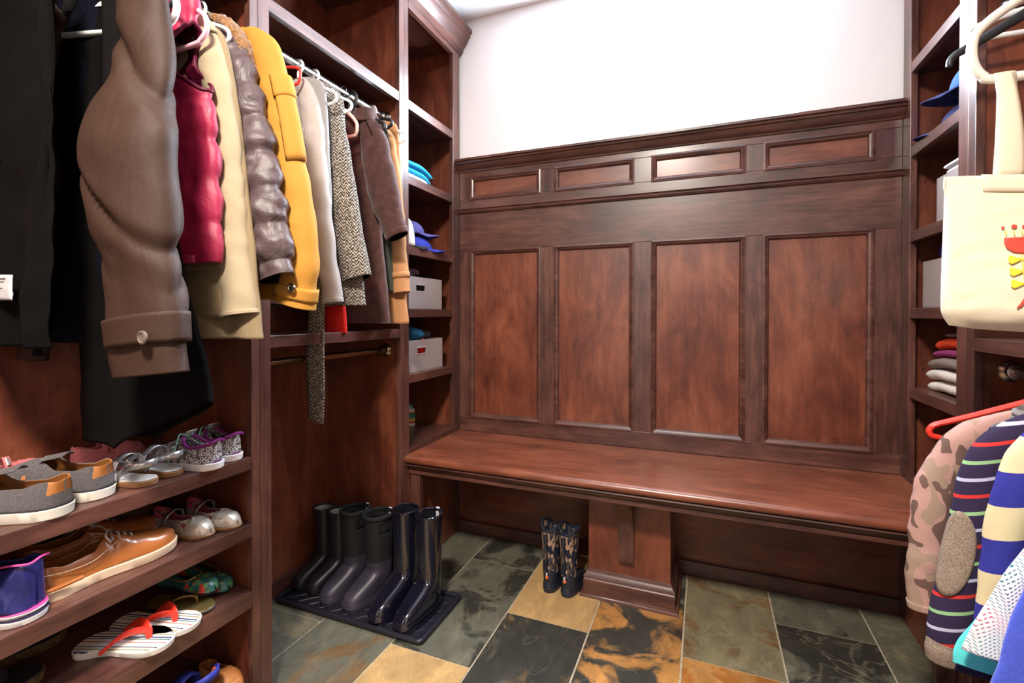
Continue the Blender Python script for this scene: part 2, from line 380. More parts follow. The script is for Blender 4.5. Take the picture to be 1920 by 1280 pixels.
extrude(bm, pf, -.290, -.236, 'x'); obj('bracket', bm, FZ, t)

# ------------------------------------------------------------------ cabinets
ZT = 2.27
def holes(bm, pts, axis, r=.0028):
    for p in pts: lathe(bm, [(r, -.0005), (r, .0008)], p, axis, 8)
def rod(parent, x, y0, y1, z, mat, ends=(0, 1), r=.0125):
    bm = bmesh.new(); tube(bm, [(x, y0, z), (x, y1, z)], r, 20); q = obj('hanging_rod', bm, mat, parent)
    for e in ends:
        y = (y0, y1)[e]; s = (1, -1)[e]
        bm = bmesh.new(); lathe(bm, [(.026, 0), (.027, s*.004), (.022, s*.010), (.017, s*.014), (.017, s*.022), (.019, s*.026), (.019, s*.032), (.0135, s*.034)], (x, y, z), 'y', 24)
        for a in (0, 2.1, 4.2): lathe(bm, [(.0025, 0), (.0025, s*.013), (0, s*.0135)], (x+.022*math.cos(a), y, z+.022*math.sin(a)), 'y', 8)
        obj('rod_flange', bm, BRONZE if mat == BRONZE else METAL, q)
    return q
def shelf(parent, xa, xf, y0, y1, z, th, s):
    """board with a thicker front edge; xf is the front face"""
    boxo('shelf', min(xa, xf-s*.018), max(xa, xf-s*.018), y0, y1, z-.018, z, FY, parent)
    boxo('shelf_edge', min(xf-s*.018, xf), max(xf-s*.018, xf), y0, y1, z-th, z, FY, parent)
def unit(label, s, xf, xb, y0, y1, stiles, shelves, zb=0, name='closet_unit', cat='closet', top=ZT, end0=True, end1=True, floor_z=None, ts=.038):
    """s = +1 opens towards +x (left side of the room), -1 the other way"""
    t = thing(name, label, cat, ((xf+xb)/2, (y0+y1)/2, zb))
    xi = xf-s*.020
    if end0: boxo('side_panel', min(xb, xi), max(xb, xi), y0, y0+.014, zb, top+.05, PZ, t)
    if end1: boxo('side_panel', min(xb, xi), max(xb, xi), y1-.014, y1, zb, top+.05, PZ, t)
    boxo('back_panel', min(xb, xb+s*.008), max(xb, xb+s*.008), y0+.014, y1-.014, zb, top+.05, PZ, t)
    for a, b2 in stiles:
        boxo('stile', min(xf, xi), max(xf, xi), a, b2, zb, top+.05, FZ, t)
    ya, yb = y0+.0145, y1-.0145
    for z, th in shelves: shelf(t, xb+s*.009, xf-s*.002, ya, yb, z, th, s)
    boxo('top_panel', min(xb, xi), max(xb, xi), y0, y1, top+.0505, top+.065, FY, t)
    boxo('top_rail', min(xf, xi)-.0005, max(xf, xi)+.0005, max(ya, stiles[0][1] if stiles else ya), yb, top, top+.05, FY, t)
    return t
lz = [(1.906, .036), (1.604, .034), (1.322, .034), (1.068, .034), (.802, .034)]
bayA = unit('dark wood closet bay with shoe shelves below its rod', 1, XL, BL, -.75, .930, [(.905, .930)], [(1.90, .036), (.674, .034), (.498, .036), (.320, .044), (.062, .04)], end0=True)
rod(bayA, -1.18, -.736, .916, 1.812, BRONZE)
bayB = unit('dark wood closet bay with double rods over the boots', 1, XL, BL, .9305, 1.594, [(.9305, .966), (1.563, 1.594)], [(1.910, .036), (.989, .034)])
rod(bayB, -1.18, .945, 1.580, 1.822, METAL); rod(bayB, -1.18, .945, 1.580, .905, BRONZE)
boxo('baseboard', BL+.009, BL+.022, .945, 1.579, 0, .062, FY, bayB)
cl = unit('narrow dark wood corner shelf tower left of the bench', 1, XL, BL, 1.5945, 2.065, [(1.5945, 1.624), (1.988, 2.0495)], lz, zb=0, name='shelf_tower', cat='shelf unit')
boxo('shelf', BL+.009, XL-.002, 1.61, 2.05, .487, .505, FY, cl); boxo('bottom_rail', XL-.020, XL-.0005, 1.6245, 1.9875, .4525, .507, FY, cl)
boxo('lower_panel', XL-.019, XL-.0005, 1.6245, 2.05, 0, .452, PZ, cl)
for z in (1.14, .86, 1.40):
    bm = bmesh.new(); lathe(bm, [(.0026, -.004), (.0026, 0), (.001, 0)], (XL-.09, 2.049, z), 'y', 8); obj('shelf_pin', bm, METAL, cl)
cr = unit('narrow dark wood corner shelf tower right of the bench', -1, XR, BR, 1.602, 2.065, [(1.602, 1.655), (1.985, 2.0495)], [(z-.02 if z > 1.85 else z, .034) for z, _ in lz], zb=0, name='shelf_tower', cat='shelf unit', top=2.40)
boxo('shelf', XR+.002, BR-.009, 1.617, 2.05, .487, .507, FY, cr); boxo('bottom_rail', XR+.0005, XR+.020, 1.6555, 1.9845, .4525, .508, FY, cr)
boxo('lower_panel', XR+.0005, XR+.019, 1.6555, 2.05, 0, .452, PZ, cr)
for z in (1.50, 1.03, .86, .73, 1.20):
    bm = bmesh.new(); lathe(bm, [(.0026, -.004), (.0026, 0), (.001, 0)], (XR+.06, 2.049, z), 'y', 8); obj('shelf_pin', bm, METAL, cr)
bayC = unit('dark wood closet bay on the right with two rods', -1, XR, BR, .05, 1.6015, [(1.566, 1.6015)], [(.988, .034), (1.92, .036)], top=2.40)
boxo('stile', XR, XR+.02, .05, .08, 0, 2.45, FZ, bayC)
rod(bayC, .711, .064, 1.5875, .905, METAL); rod(bayC, .711, .064, 1.5875, 1.822, METAL)
boxo('lower_shelf', XR+.002, BR-.009, .064, 1.5875, .062, .08, FY, bayC)
# crown moulding on the left closets
t = thing('crown_moulding', 'dark stained crown moulding topping the left closets', 'moulding', (XL, .6, 2.30))
cpf = [(XL, 2.296), (XL+.004, 2.296), (XL+.006, 2.306), (XL+.012, 2.310), (XL+.014, 2.322), (XL+.024, 2.334), (XL+.036, 2.350), (XL+.042, 2.366), (XL+.050, 2.372), (XL+.052, 2.386), (XL+.060, 2.390), (XL+.060, 2.406), (XL, 2.406)]
bm = bmesh.new(); A = [bm.verts.new((x, -.75, z)) for x, z in cpf]; B = [bm.verts.new((x, 2.068, z)) for x, z in cpf]
for k in range(len(cpf)): bm.faces.new((A[k], A[(k+1) % len(cpf)], B[(k+1) % len(cpf)], B[k]))
bm.faces.new(A[::-1]); bm.faces.new(B); obj('crown', bm, FY, t, angle=25)
# ------------------------------------------------------------------ clothes builders
def body(name, rows, Y, mat, parent, exp=2.3, n=84, step=.011, gap=None, hole=None, trim=None, wr=(.004, 9), hemfold=(.006, 55), puff=None, lining=None, thick=.003, seed=0, top=True, z_skew=None, flare=None):
    """a hanging garment shell. rows: (z, x left, x right, half depth), top to bottom.
    gap = (a0, a1): front opening in degrees; hole(angle, z) -> True where cloth is cut away"""
    L = sum(abs(rows[i][0]-rows[i+1][0]) for i in range(len(rows)-1)); m = max(10, int(L/step))
    sm = catmull(rows, m); zb = rows[-1][0]
    bm = bmesh.new(); rings = []
    a0, a1 = (R(gap[1]), R(gap[0])+2*PI) if gap else (0, 2*PI)
    cnt = n+1 if gap else n
    for z, xl, xr, hd in sm:
        cx, hw = (xl+xr)/2, (xr-xl)/2; ring = []
        k = 1+(.0 if not puff else puff[1]*(abs(math.sin(PI*(z-puff[0][0])/puff[0][1]))**.55-.6))
        for i in range(cnt):
            a = a0+(a1-a0)*i/n; c, s = math.cos(a), math.sin(a)
            x = cx+hw*math.copysign(abs(c)**(2/exp), c); 
            hk = hd*k if puff else hd
            y = Y+hk*math.copysign(abs(s)**(2/exp), s)
            if puff: x += (k-1)*.035*c
            low = max(0, 1-(z-zb)/max(.3, L*.7))
            y += hemfold[0]*low*math.sin(x*hemfold[1]+seed)+hemfold[0]*.6*low*math.sin(x*hemfold[1]*.47+seed*2+a)
            q = N3((x, y, z*.6), wr[1], seed)+.5*N3((x, y, z), wr[1]*2.3, seed+5)
            x += wr[0]*q*c*.8; y += wr[0]*q*1.4*(s if abs(s) > .3 else .3)
            zz = z
            if z_skew: zz = z+z_skew(x, z)
            ring.append(bm.verts.new((x, y, zz)))
        rings.append((ring, z))
    for (A, za), (B, zb2) in zip(rings, rings[1:]):
        for i in range(n):
            j = (i+1) % cnt if not gap else i+1
            if hole:
                am = math.degrees(a0+(a1-a0)*(i+.5)/n); am = (am+180) % 360-180
                if hole(am, (za+zb2)/2): continue
            bm.faces.new((B[i], B[j], A[j], A[i]))
    tp = None
    if trim:      # a piping that follows the cut edge
        bm.normal_update(); zs = [v for v in bm.verts if v.is_boundary and v.link_faces and rows[-1][0]+.1 < v.co.z < rows[0][0]-.03]
        cy, cz = sum(v.co.y for v in zs)/len(zs), sum(v.co.z for v in zs)/len(zs)
        zs.sort(key=lambda v: math.atan2((v.co.z-cz)/.085, (v.co.y-cy)/.03)); P = [v.co.copy() for v in zs]; q = len(P)
        for _ in range(4): P = [(P[i-1]+P[i]*2+P[(i+1) % q])/4 for i in range(q)]
        tp = P[::2]
    o = obj(name, bm, [mat, lining] if lining else mat, parent, solid=-thick, sub=0, angle=80)
    if tp: bm = bmesh.new(); tube(bm, tp, .0042, 8, closed=True); obj('armhole_trim', bm, trim, o)
    return o
def sleeve(name, rows, Y, mat, parent, b=.6, n=32, step=.009, wr=(.004, 16), puff=None, lining=None, thick=.0025, seed=0, yoff=None, cuff=None, bend=0, folds=None):
    """rows: (x, z, half width) top to bottom along the arm; first row lies inside the shoulder"""
    L = sum(math.dist(rows[i][:2], rows[i+1][:2]) for i in range(len(rows)-1)); m = max(12, int(L/step))
    sm = catmull([(x, z, a, (yoff[i] if yoff else 0)) for i, (x, z, a) in enumerate(rows)], m)
    bm = bmesh.new(); rings = []; run = 0
    for i, (x, z, a, yo) in enumerate(sm):
        if i: run += math.dist((x, z), sm[i-1][:2])
        p, q = sm[max(i-1, 0)], sm[min(i+1, m)]
        t = Vector((q[0]-p[0], 0, q[1]-p[1])).normalized(); s = Vector((-t.z, 0, t.x))   # sideways, points to +x when hanging
        ring = []; k = 1
        if puff: k = 1+puff[1]*(abs(math.sin(PI*run/puff[0]))**.5-.65)
        for j in range(n):
            an = 2*PI*j/n; c, sn = math.cos(an), math.sin(an)
            d = s*(a*c*k)+Vector((0, a*b*sn*k, 0)); v = Vector((x, Y+yo, z))+d; dn = d.normalized()
            if v.z > 0:
                q1 = N3((v.x, v.y, v.z*1.6), wr[1], seed)+.6*N3((v.x+v.z*.5, v.y, v.z), wr[1]*2.1, seed+3)
                v += dn*wr[0]*q1*(1.0 if i > 3 else .2)
                if folds and i > 4:
                    fz = noise.noise(Vector(((v.x-.45*v.z)*2.0, v.y*3, (v.z+.55*v.x)*folds[1]+seed)))
                    v -= dn*folds[0]*max(0, 1-abs(fz)*5.5)**1.5*min(1, (len(sm)-i)/(.25*len(sm)))
            ring.append(bm.verts.new(v))
        rings.append(ring)
    for A, B in zip(rings, rings[1:]):
        for j in range(n): bm.faces.new((B[j], B[(j+1) % n], A[(j+1) % n], A[j]))
    o = obj(name, bm, [mat, lining] if lining else mat, parent, solid=-thick, angle=80)
    return o, sm
def cuff_band(name, sm, Y, frac0, frac1, mat, parent, b=.6, extra=.0035, n=32, thick=.002, label=None):
    m = len(sm)-1; i0, i1 = int(frac0*m), int(frac1*m); bm = bmesh.new(); rings = []
    for i in range(i0, max(i1, i0+1)+1):
        x, z, a, yo = sm[i]; p, q = sm[max(i-1, 0)], sm[min(i+1, m)]
        t = Vector((q[0]-p[0], 0, q[1]-p[1])).normalized(); s = Vector((-t.z, 0, t.x))
        rings.append([bm.verts.new(Vector((x, Y+yo, z))+s*(a+extra)*math.cos(an)+Vector((0, (a*b+extra)*math.sin(an), 0))) for an in (2*PI*j/n for j in range(n))])
    for A, B in zip(rings, rings[1:]):
        for j in range(n): bm.faces.new((B[j], B[(j+1) % n], A[(j+1) % n], A[j]))
    return obj(name, bm, mat, parent, solid=-thick, angle=60, label=label)
def button(parent, x, y, z, r, mat, name='button', axis='y'):
    bm = bmesh.new(); s = -1
    pr = [(0, -.0025), (r*.25, -.003), (r*.6, -.003), (r*.75, -.0045), (r, -.0035), (r, 0), (0, .001)]
    lathe(bm, [(a, h) for a, h in pr], (x, y, z), axis, 16); return obj(name, bm, mat, parent)
def back_sleeve(rows, xc, lim=-1.462, k=.72):
    out = []
    for x, z, a in rows:
        a2 = min(a, .045); xx = xc-(x-xc)*k; out.append((max(xx, lim+a2) if lim < xc else min(xx, lim-a2), z, a2))
    return out
def collar(name, Y, x0, x1, zt, h, mat, parent, depth=.035, wr=.003, seed=0, thick=.004, drop=.02, hook=.0):
    """a band standing round the neck"""
    bm = bmesh.new(); rings = []; n = 40; cx, hw = (x0+x1)/2, (x1-x0)/2
    for k in range(9):
        u = k/8; ring = []
        for i in range(n+1):
            a = R(-70)+2*PI*i/n*(320/360)*1.0; c, s = math.cos(a), math.sin(a)
            f = 1+.35*u**2*.6
            z = zt-h*abs(u-.35)*1.3+.35*h*.0-drop*(1-(s+1)/2)
            v = Vector((cx+hw*f*c, Y+depth*f*s*(1+.5*u), z-h*u*.25)); q = N3(v, 30, seed); v += Vector((c, s, 0))*wr*q
            ring.append(bm.verts.new(v))
        rings.append(ring)
    for A, B in zip(rings, rings[1:]):
        for i in range(n): bm.faces.new((A[i], A[i+1], B[i+1], B[i]))
    return obj(name, bm, mat, parent, solid=thick, angle=80)
def hanger(label, Y, xc, zr, mat, hw=.195, drop=.075, r=.0045, style='tube', hookmat=None, group=None, tilt=0, top=.055, yaw=0, hook=True, bar=.02, neck=0, hookr=0, hookt=0, web=False):
    """clothes hanger; zr is the centre height of the rod"""
    t = thing('clothes_hanger', label, 'clothes hanger', (xc, Y, zr+.018), group=group)
    zt = zr-top; M = Matrix.Translation((xc, Y, zr)) @ Matrix.Rotation(yaw, 4, 'Z') @ Matrix.Rotation(tilt, 4, 'Y') @ Matrix.Translation((-xc, -Y, -zr))
    bm = bmesh.new()
    if style == 'tube':
        pts = [(xc, Y, zt), (xc+hw*.35, Y, zt-drop*.22), (xc+hw*.75, Y, zt-drop*.62), (xc+hw*.955, Y, zt-drop*.84-bar*.12), (xc+hw*1.01, Y, zt-drop-bar*.25), (xc+hw*1.0, Y, zt-drop-bar*.75), (xc+hw*.92, Y, zt-drop-bar*1.12), (xc+hw*.78, Y, zt-drop-bar*1.25), (xc, Y, zt-drop-bar*1.25)]
        pts += [(2*xc-x, y, z) for x, y, z in pts[-2:0:-1]]
        tube(bm, smoothpts(pts, 140, True), r, 10, closed=True)
        if web:       # the flat plate between the arms, and a short strut under it
            o3 = [(xc-hw*.86, zt-drop*.86), (xc, zt-.004), (xc+hw*.86, zt-drop*.86), (xc+hw*.80, zt-drop*.98), (xc-hw*.80, zt-drop*.98)]
            extrude(bm, o3, Y-.0015, Y+.0015, 'y'); box(bm, xc+hw*.70, xc+hw*.73, Y-.002, Y+.002, zt-drop-bar*1.25, zt-drop*.95)
    else:
        arm = [(0, 0), (.2, .10), (.42, .34), (.66, .62), (.86, .84), (.96, .95)]
        end = [(1.0, 1.04), (1.015, 1.16), (.99, 1.27), (.93, 1.31)] if style == 'loop' else [(1.01, 1.08), (1.02, 1.22)]
        q = [(xc+hw*u, zt-drop*v) for u, v in arm+end]; left = [(2*xc-x, z) for x, z in q[:0:-1]]
        sec = catmull(left+q, 80); tube(bm, [(x, Y, z) for x, z in sec], [r*(.75+.75*(1-abs(i-40)/40)) for i in range(81)], 10, ry=[r*.9]*81)
        if style == 'loop': tube(bm, [(xc-hw*.93, Y, zt-drop*1.31), (xc+hw*.93, Y, zt-drop*1.31)], r*.7, 8)
    bm.transform(M); obj('frame', bm, mat, t)
    if hook:
        hm = hookmat or mat; rr = hookr or .0155+(r if hm is mat else .002); rt = hookt or (min(r, .0035) if hm is mat else .0014)
        pts = [(xc, Y, zt-.002), (xc, Y, zt+.012), (xc+neck, Y, zr-.012-rr*.4)]
        zc = zr+.0128-rr+rt; pts += [(xc+rr*math.cos(a), Y, zc+rr*math.sin(a)) for a in (R(-60+18*k) for k in range(14))]
        bm = bmesh.new(); tube(bm, smoothpts(pts, 40), rt, 8); bm.transform(Matrix.Translation((xc, Y, zr)) @ Matrix.Rotation(yaw, 4, 'Z') @ Matrix.Translation((-xc, -Y, -zr)))
        obj('hook', bm, hm, t)
    return t
def seam(parent, pts, mat, r=.0012, name='seam'):
    bm = bmesh.new(); tube(bm, smoothpts(pts, max(8, len(pts)*6)), r, 6); return obj(name, bm, mat, parent)
def patchgrid(name, parent, origin, ux, uz, w, h, mat, bulge=.004, nx=10, nz=12, thick=.002, flap=0, wr=.0015, label=None):
    """a pillowed rectangle of cloth sewn on a garment"""
    bm = bmesh.new(); O, U, V = Vector(origin), Vector(ux).normalized(), Vector(uz).normalized(); Nn = U.cross(V).normalized()
    if Nn.y > 0: Nn = -Nn
    g2 = [[bm.verts.new(O+U*w*(i/nx-.5)+V*h*(j/nz-.5)+Nn*(bulge*(math.sin(PI*i/nx)*math.sin(PI*j/nz))**.4+wr*N3((i, j, 0), .5))) for i in range(nx+1)] for j in range(nz+1)]
    for j in range(nz):
        for i in range(nx): bm.faces.new((g2[j][i], g2[j][i+1], g2[j+1][i+1], g2[j+1][i]))
    return obj(name, bm, mat, parent, solid=thick, angle=60, label=label)

def sleeve_patch(name, parent, sm, Y, f0, f1, a0, a1, b, mat, extra=.004, bulge=.003, nx=12, nz=14, thick=.002):
    """a pocket, flap or tab that follows the curve of a sleeve (angles: 0 = outer side, -90 = towards the front)"""
    m = len(sm)-1; bm = bmesh.new(); gr = []
    for j in range(nz+1):
        u = (f0+(f1-f0)*j/nz)*m; i = min(int(u), m-1); fr = u-i; row = [sm[i][k]*(1-fr)+sm[i+1][k]*fr for k in range(4)]
        p, q = sm[max(i-1, 0)], sm[min(i+2, m)]; t = Vector((q[0]-p[0], 0, q[1]-p[1])).normalized(); s = Vector((-t.z, 0, t.x)); ring = []
        for k in range(nx+1):
            an = R(a0+(a1-a0)*k/nx); e = extra+bulge*(math.sin(PI*k/nx)*math.sin(PI*j/nz))**.4 if 0 < j < nz and 0 < k < nx else extra*.4
            ring.append(bm.verts.new(Vector((row[0], Y+row[3], row[1]))+s*(row[2]+e)*math.cos(an)+Vector((0, (row[2]*b+e)*math.sin(an), 0))))
        gr.append(ring)
    for A, B in zip(gr, gr[1:]):
        for k in range(nx): bm.faces.new((A[k], A[k+1], B[k+1], B[k]))
    return obj(name, bm, mat, parent, solid=thick, angle=60)
RX, RZ = -1.18, 1.815
GL = 'clothes hanging on the upper left rod'
# --- 1: big brown coat, open at the front
BRN1 = fabric('brown_coat_cloth', (.030, .0145, .0095), 1200, .12, .6, wr=.9, wscale=6, spec=.2, col2=(.046, .023, .015))
BLK1 = fabric('black_coat_cloth', (.0032, .0026, .0027), 1200, .2, .95, wr=.5, wscale=7, spec=.08)
NAVY = fabric('navy_lining', (.0040, .0040, .010), 900, .2, .8, wr=.6, wscale=9, spec=.1)
PAPER = plain('paper', (.55, .55, .57), .7, namp=.03); INK = plain('ink', (.02, .02, .02), .7)
t = thing('coat', 'large dark brown coat hanging open at the far left, showing navy lining', 'coat', (RX, .56, .98), group=GL)
body('body', [(1.745, -1.27, -1.09, .030), (1.72, -1.34, -1.03, .040), (1.66, -1.42, -.985, .052), (1.55, -1.445, -.965, .060), (1.3, -1.455, -.955, .062), (1.1, -1.46, -.95, .062), (.985, -1.462, -.945, .064)], .56, BLK1, t, gap=(-72, -34), lining=NAVY, wr=(.010, 7), hemfold=(.010, 40), seed=1)
rows = [(-1.045, 1.715, .035), (-.985, 1.68, .048), (-.945, 1.60, .060), (-.932, 1.481, .074), (-.940, 1.396, .096), (-.938, 1.327, .106), (-.920, 1.235, .100), (-.902, 1.135, .092), (-.888, 1.038, .084), (-.878, .945, .080)]
s1, sm = sleeve('sleeve', rows, .555, BRN1, t, b=.50, wr=(.007, 6), folds=(.016, 7.5), n=64, step=.006, seed=4, lining=NAVY, yoff=[0, 0, 0, -.005, -.02, -.03, -.03, -.03, -.03, -.03])
cuff_band('cuff_strap', sm, .555, .885, .935, BRN1, s1, b=.5, extra=.006)
button(s1, -.823, .482, 1.012, .011, plain('horn_button', (.14, .11, .09), .3)); 
sleeve('sleeve', back_sleeve(rows, RX, k=.8), .60, BRN1, t, b=.5, wr=(.008, 9), seed=9)
# lapel and facing that stand proud of the front edge
bm = bmesh.new(); gr = []
for j in range(15):
    u = j/14; z = 1.74-.77*u
    gr.append([bm.verts.new((-1.135-.03*u+.022*i/4+.008*math.sin(u*5), .503-.012*math.sin(PI*i/4)+.004*math.sin(u*14+i), z)) for i in range(5)])
for A, B in zip(gr, gr[1:]):
    for i in range(4): bm.faces.new((A[i], A[i+1], B[i+1], B[i]))
obj('placket', bm, BLK1, t, solid=.004)
bm = bmesh.new(); gr = []
for j in range(13):
    u = j/12; z = 1.775-.20*u; wd = .075*math.sin(PI*min(1, .25+.75*u))**.7*(1-u*.5)
    gr.append([bm.verts.new((-1.06+.03*u-.02*math.sin(u*3)+wd*i/5, .535-.045*u-.012*math.sin(PI*i/5), z-.01*i/5)) for i in range(6)])
for A, B in zip(gr, gr[1:]):
    for i in range(5): bm.faces.new((A[i], A[i+1], B[i+1], B[i]))
obj('lapel', bm, BLK1, t, solid=.004)
lb = patchgrid('care_label', t, (-1.262, .490, 1.100), (1, 0, -.02), (0, 0, 1), .072, .048, PAPER, bulge=.002, label='white printed paper tag')
for k in range(6):
    bm = bmesh.new(); zz = 1.117-.0062*k; wd = (.030, .027, .012, .024, .016, .010)[k]; box(bm, -1.292+.002*(k % 2), -1.292+wd*1.6, .4856, .4866, zz-.0006, zz+.0006); obj('printed_line', bm, INK, lb, smooth=False)
button(t, -1.285, .489, 1.366, .008, METAL, 'snap')
hanger('white tubular hanger inside the open brown coat', .607, RX, RZ, WHITEP, hw=.275, drop=.070, r=.0062, group=GL, bar=.042, tilt=R(10), web=True)
# --- 2: long black coat behind it
t = thing('coat', 'long plain black coat reaching lowest, behind the brown coat', 'coat', (RX+.1, .64, .80), group=GL)
body('body', [(1.74, -1.25, -1.10, .020), (1.70, -1.36, -1.06, .024), (1.6, -1.38, -1.04, .026), (1.2, -1.34, -.99, .028), (1.0, -1.30, -.94, .030), (.775, -1.275, -.895, .032)], .635, BLK1, t, wr=(.010, 6), hemfold=(.010, 30), seed=11, z_skew=lambda x, z: (.13*max(0, (x+1.11))/.3*max(0, (1.1-z)/.3)))
sleeve('sleeve', [(-1.08, 1.70, .02), (-1.04, 1.6, .026), (-1.02, 1.4, .028), (-1.00, 1.15, .028), (-.985, 1.0, .028)], .625, BLK1, t, b=.6, seed=5)
hanger('black plastic hanger carrying the long black coat', .64, RX, RZ, BLACKP, hw=.19, drop=.07, r=.005, group=GL)
# --- 3: maroon padded vest
MAR = fabric('maroon_nylon', (.34, .012, .055), 1400, .12, .5, wr=.55, wscale=13, spec=.5)
MARL = fabric('maroon_lining', (.085, .003, .02), 1400, .12, .5, wr=.3)
t = thing('vest', 'quilted maroon sleeveless vest on a pink hanger', 'vest', (RX, .695, 1.14), group=GL)
def armhole(am, z): return (abs(am+6) < 44 and ((am+6)/42)**2+((z-1.588)/.074)**2 < 1)
v1 = body('body', [(1.76, -1.255, -1.105, .022), (1.745, -1.31, -1.035, .026), (1.71, -1.36, -1.005, .030), (1.60, -1.39, -1.00, .034), (1.50, -1.41, -.960, .036), (1.4, -1.42, -.945, .037), (1.25, -1.43, -.935, .038), (1.155, -1.42, -.930, .034)], .695, MAR, t, puff=((1.15, .088), .34), hole=armhole, trim=MARL, lining=MARL, wr=(.007, 20), hemfold=(.002, 30), seed=21, n=120, step=.006)
seam(v1, [(-1.05, .654, 1.34), (-1.03, .653, 1.28), (-1.01, .653, 1.22)], MARL, .003, 'pocket_zip')
patchgrid('hem_band', v1, (-1.09, .655, 1.160), (1, 0, 0), (0, 0, 1), .27, .014, MAR, bulge=.003)
hanger('pink tubular hanger under the maroon vest', .700, RX, RZ, PINKP, hw=.20, drop=.085, r=.0055, group=GL, bar=.04)
# --- 4: cream field jacket
CRM = fabric('cream_canvas', (.36, .285, .185), 1500, .10, .85, wr=.35, wscale=11)
KHK = fabric('khaki_canvas', (.24, .175, .10), 1500, .10, .85, wr=.35, wscale=11)
t = thing('jacket', 'cream canvas jacket with turned cuff and khaki pocketed hem', 'jacket', (RX, .748, 1.0), group=GL)
bd = body('body', [(1.735, -1.26, -1.11, .020), (1.705, -1.35, -1.04, .026), (1.64, -1.40, -.985, .030), (1.4, -1.42, -.935, .032), (1.15, -1.43, -.895, .032), (.995, -1.43, -.875, .034)], .750, KHK, t, seed=31, hemfold=(.006, 50))
rows = [(-1.065, 1.71, .022), (-1.035, 1.665, .030), (-1.012, 1.60, .036), (-.989, 1.504, .037), (-.968, 1.385, .038), (-.956, 1.268, .040), (-.946, 1.175, .042), (-.933, 1.07, .046), (-.930, 1.046, .047)]
s1, sm = sleeve('sleeve', rows, .737, CRM, t, b=.62, wr=(.005, 12), seed=33, lining=KHK)
cuff_band('cuff', sm, .737, .925, 1.0, CRM, s1, b=.62, extra=.003)
sleeve('sleeve', back_sleeve(rows, RX), .76, CRM, t, b=.5, seed=35)
p = patchgrid('pocket', bd, (-1.015, .715, 1.105), (1, 0, 0), (0, 0, 1), .13, .13, KHK); patchgrid('pocket_flap', p, (-1.015, .711, 1.165), (1, 0, 0), (0, 0, 1), .135, .04, KHK)
sleeve_patch('shoulder_tab', s1, sm, .737, .10, .15, -100, 10, .62, CRM, extra=.004)
button(s1, -.996, .703, 1.385, .0095, plain('dark_button', (.06, .045, .04), .3))
hanger('white tubular hanger carrying the cream jacket', .775, RX, RZ, WHITEP, hw=.17, drop=.07, r=.0045, group=GL)
# --- 5: brown puffer
PUF = fabric('brown_puffer_nylon', (.080, .052, .055), 1500, .1, .42, wr=.75, wscale=17, spec=.5)
t = thing('jacket', 'glossy taupe brown puffer jacket with quilted sleeve', 'jacket', (RX, .80, 1.1), group=GL)
body('body', [(1.735, -1.25, -1.105, .022), (1.71, -1.34, -1.04, .028), (1.64, -1.40, -.985, .034), (1.4, -1.43, -.96, .036), (1.12, -1.43, -.95, .036)], .805, PUF, t, puff=((1.1, .085), .3), seed=41, n=110, step=.007)
rows = [(-1.085, 1.700, .026), (-1.050, 1.668, .036), (-1.012, 1.602, .046), (-.987, 1.528, .048), (-.962, 1.45, .050), (-.938, 1.35, .052), (-.919, 1.252, .052), (-.902, 1.179, .052), (-.889, 1.128, .043)]
s1, sm = sleeve('sleeve', rows, .795, PUF, t, b=.72, wr=(.007, 22), seed=44, puff=(.083, .26), step=.004, n=48, lining=BLK1)
sleeve('sleeve', back_sleeve(rows, RX), .81, PUF, t, b=.5, seed=45, puff=(.083, .2), step=.006)
collar('collar', .80, -1.205, -1.095, 1.762, .05, PUF, t, depth=.030, wr=.008, seed=3)
hanger('white tubular hanger carrying the puffer jacket', .828, RX, RZ, WHITEP, hw=.17, drop=.07, r=.0045, group=GL)
# --- 6: mustard parka with fur collar
YEL = fabric('mustard_canvas', (.44, .205, .032), 1500, .10, .8, wr=.35, wscale=9)
YLN = fabric('amber_lining', (.26, .10, .008), 1500, .10, .8, wr=.3)
FUR = fabric('brown_fleece_fur', (.24, .115, .045), 260, .5, 1, wr=.6, wscale=90, sheen=.3)
t = thing('parka', 'mustard yellow parka with brown fleece collar and buttoned cuff', 'parka', (RX, .86, 1.06), group=GL)
bd = body('body', [(1.745, -1.24, -1.10, .022), (1.725, -1.33, -1.02, .026), (1.66, -1.41, -.965, .030), (1.4, -1.43, -.935, .032), (1.2, -1.43, -.925, .032), (1.085, -1.43, -.92, .034)], .862, YLN, t, seed=51)
rows = [(-1.070, 1.735, .020), (-1.025, 1.722, .028), (-.982, 1.665, .040), (-.958, 1.59, .043), (-.937, 1.506, .046), (-.912, 1.388, .048), (-.890, 1.285, .049), (-.882, 1.197, .050), (-.888, 1.12, .052), (-.900, 1.072, .056)]
s1, sm = sleeve('sleeve', rows, .852, YEL, t, b=.66, wr=(.005, 11), seed=54, lining=YLN)
sleeve('sleeve', back_sleeve(rows, RX), .868, YEL, t, b=.45, seed=55)
st = cuff_band('cuff_strap', sm, .852, .905, .955, YEL, s1, b=.66, extra=.005)
button(st, -.862, .812, 1.107, .0105, METAL)
p = sleeve_patch('sleeve_pocket', s1, sm, .852, .34, .55, -62, 18, .66, YEL, extra=.004)
sleeve_patch('pocket_flap', p, sm, .852, .32, .40, -66, 22, .66, YEL, extra=.008)
bm = bmesh.new(); fp = smoothpts([(-1.22, .850, 1.735), (-1.17, .828, 1.755), (-1.11, .818, 1.760), (-1.055, .812, 1.738), (-1.015, .811, 1.690), (-.996, .813, 1.64), (-.990, .815, 1.61)], 40)
tube(bm, fp, [.020+.004*math.sin(i*.9)+.004*(i % 3 == 0)-.012*max(0, (i-30)/10) for i in range(41)], 16, ry=[.013]*41)
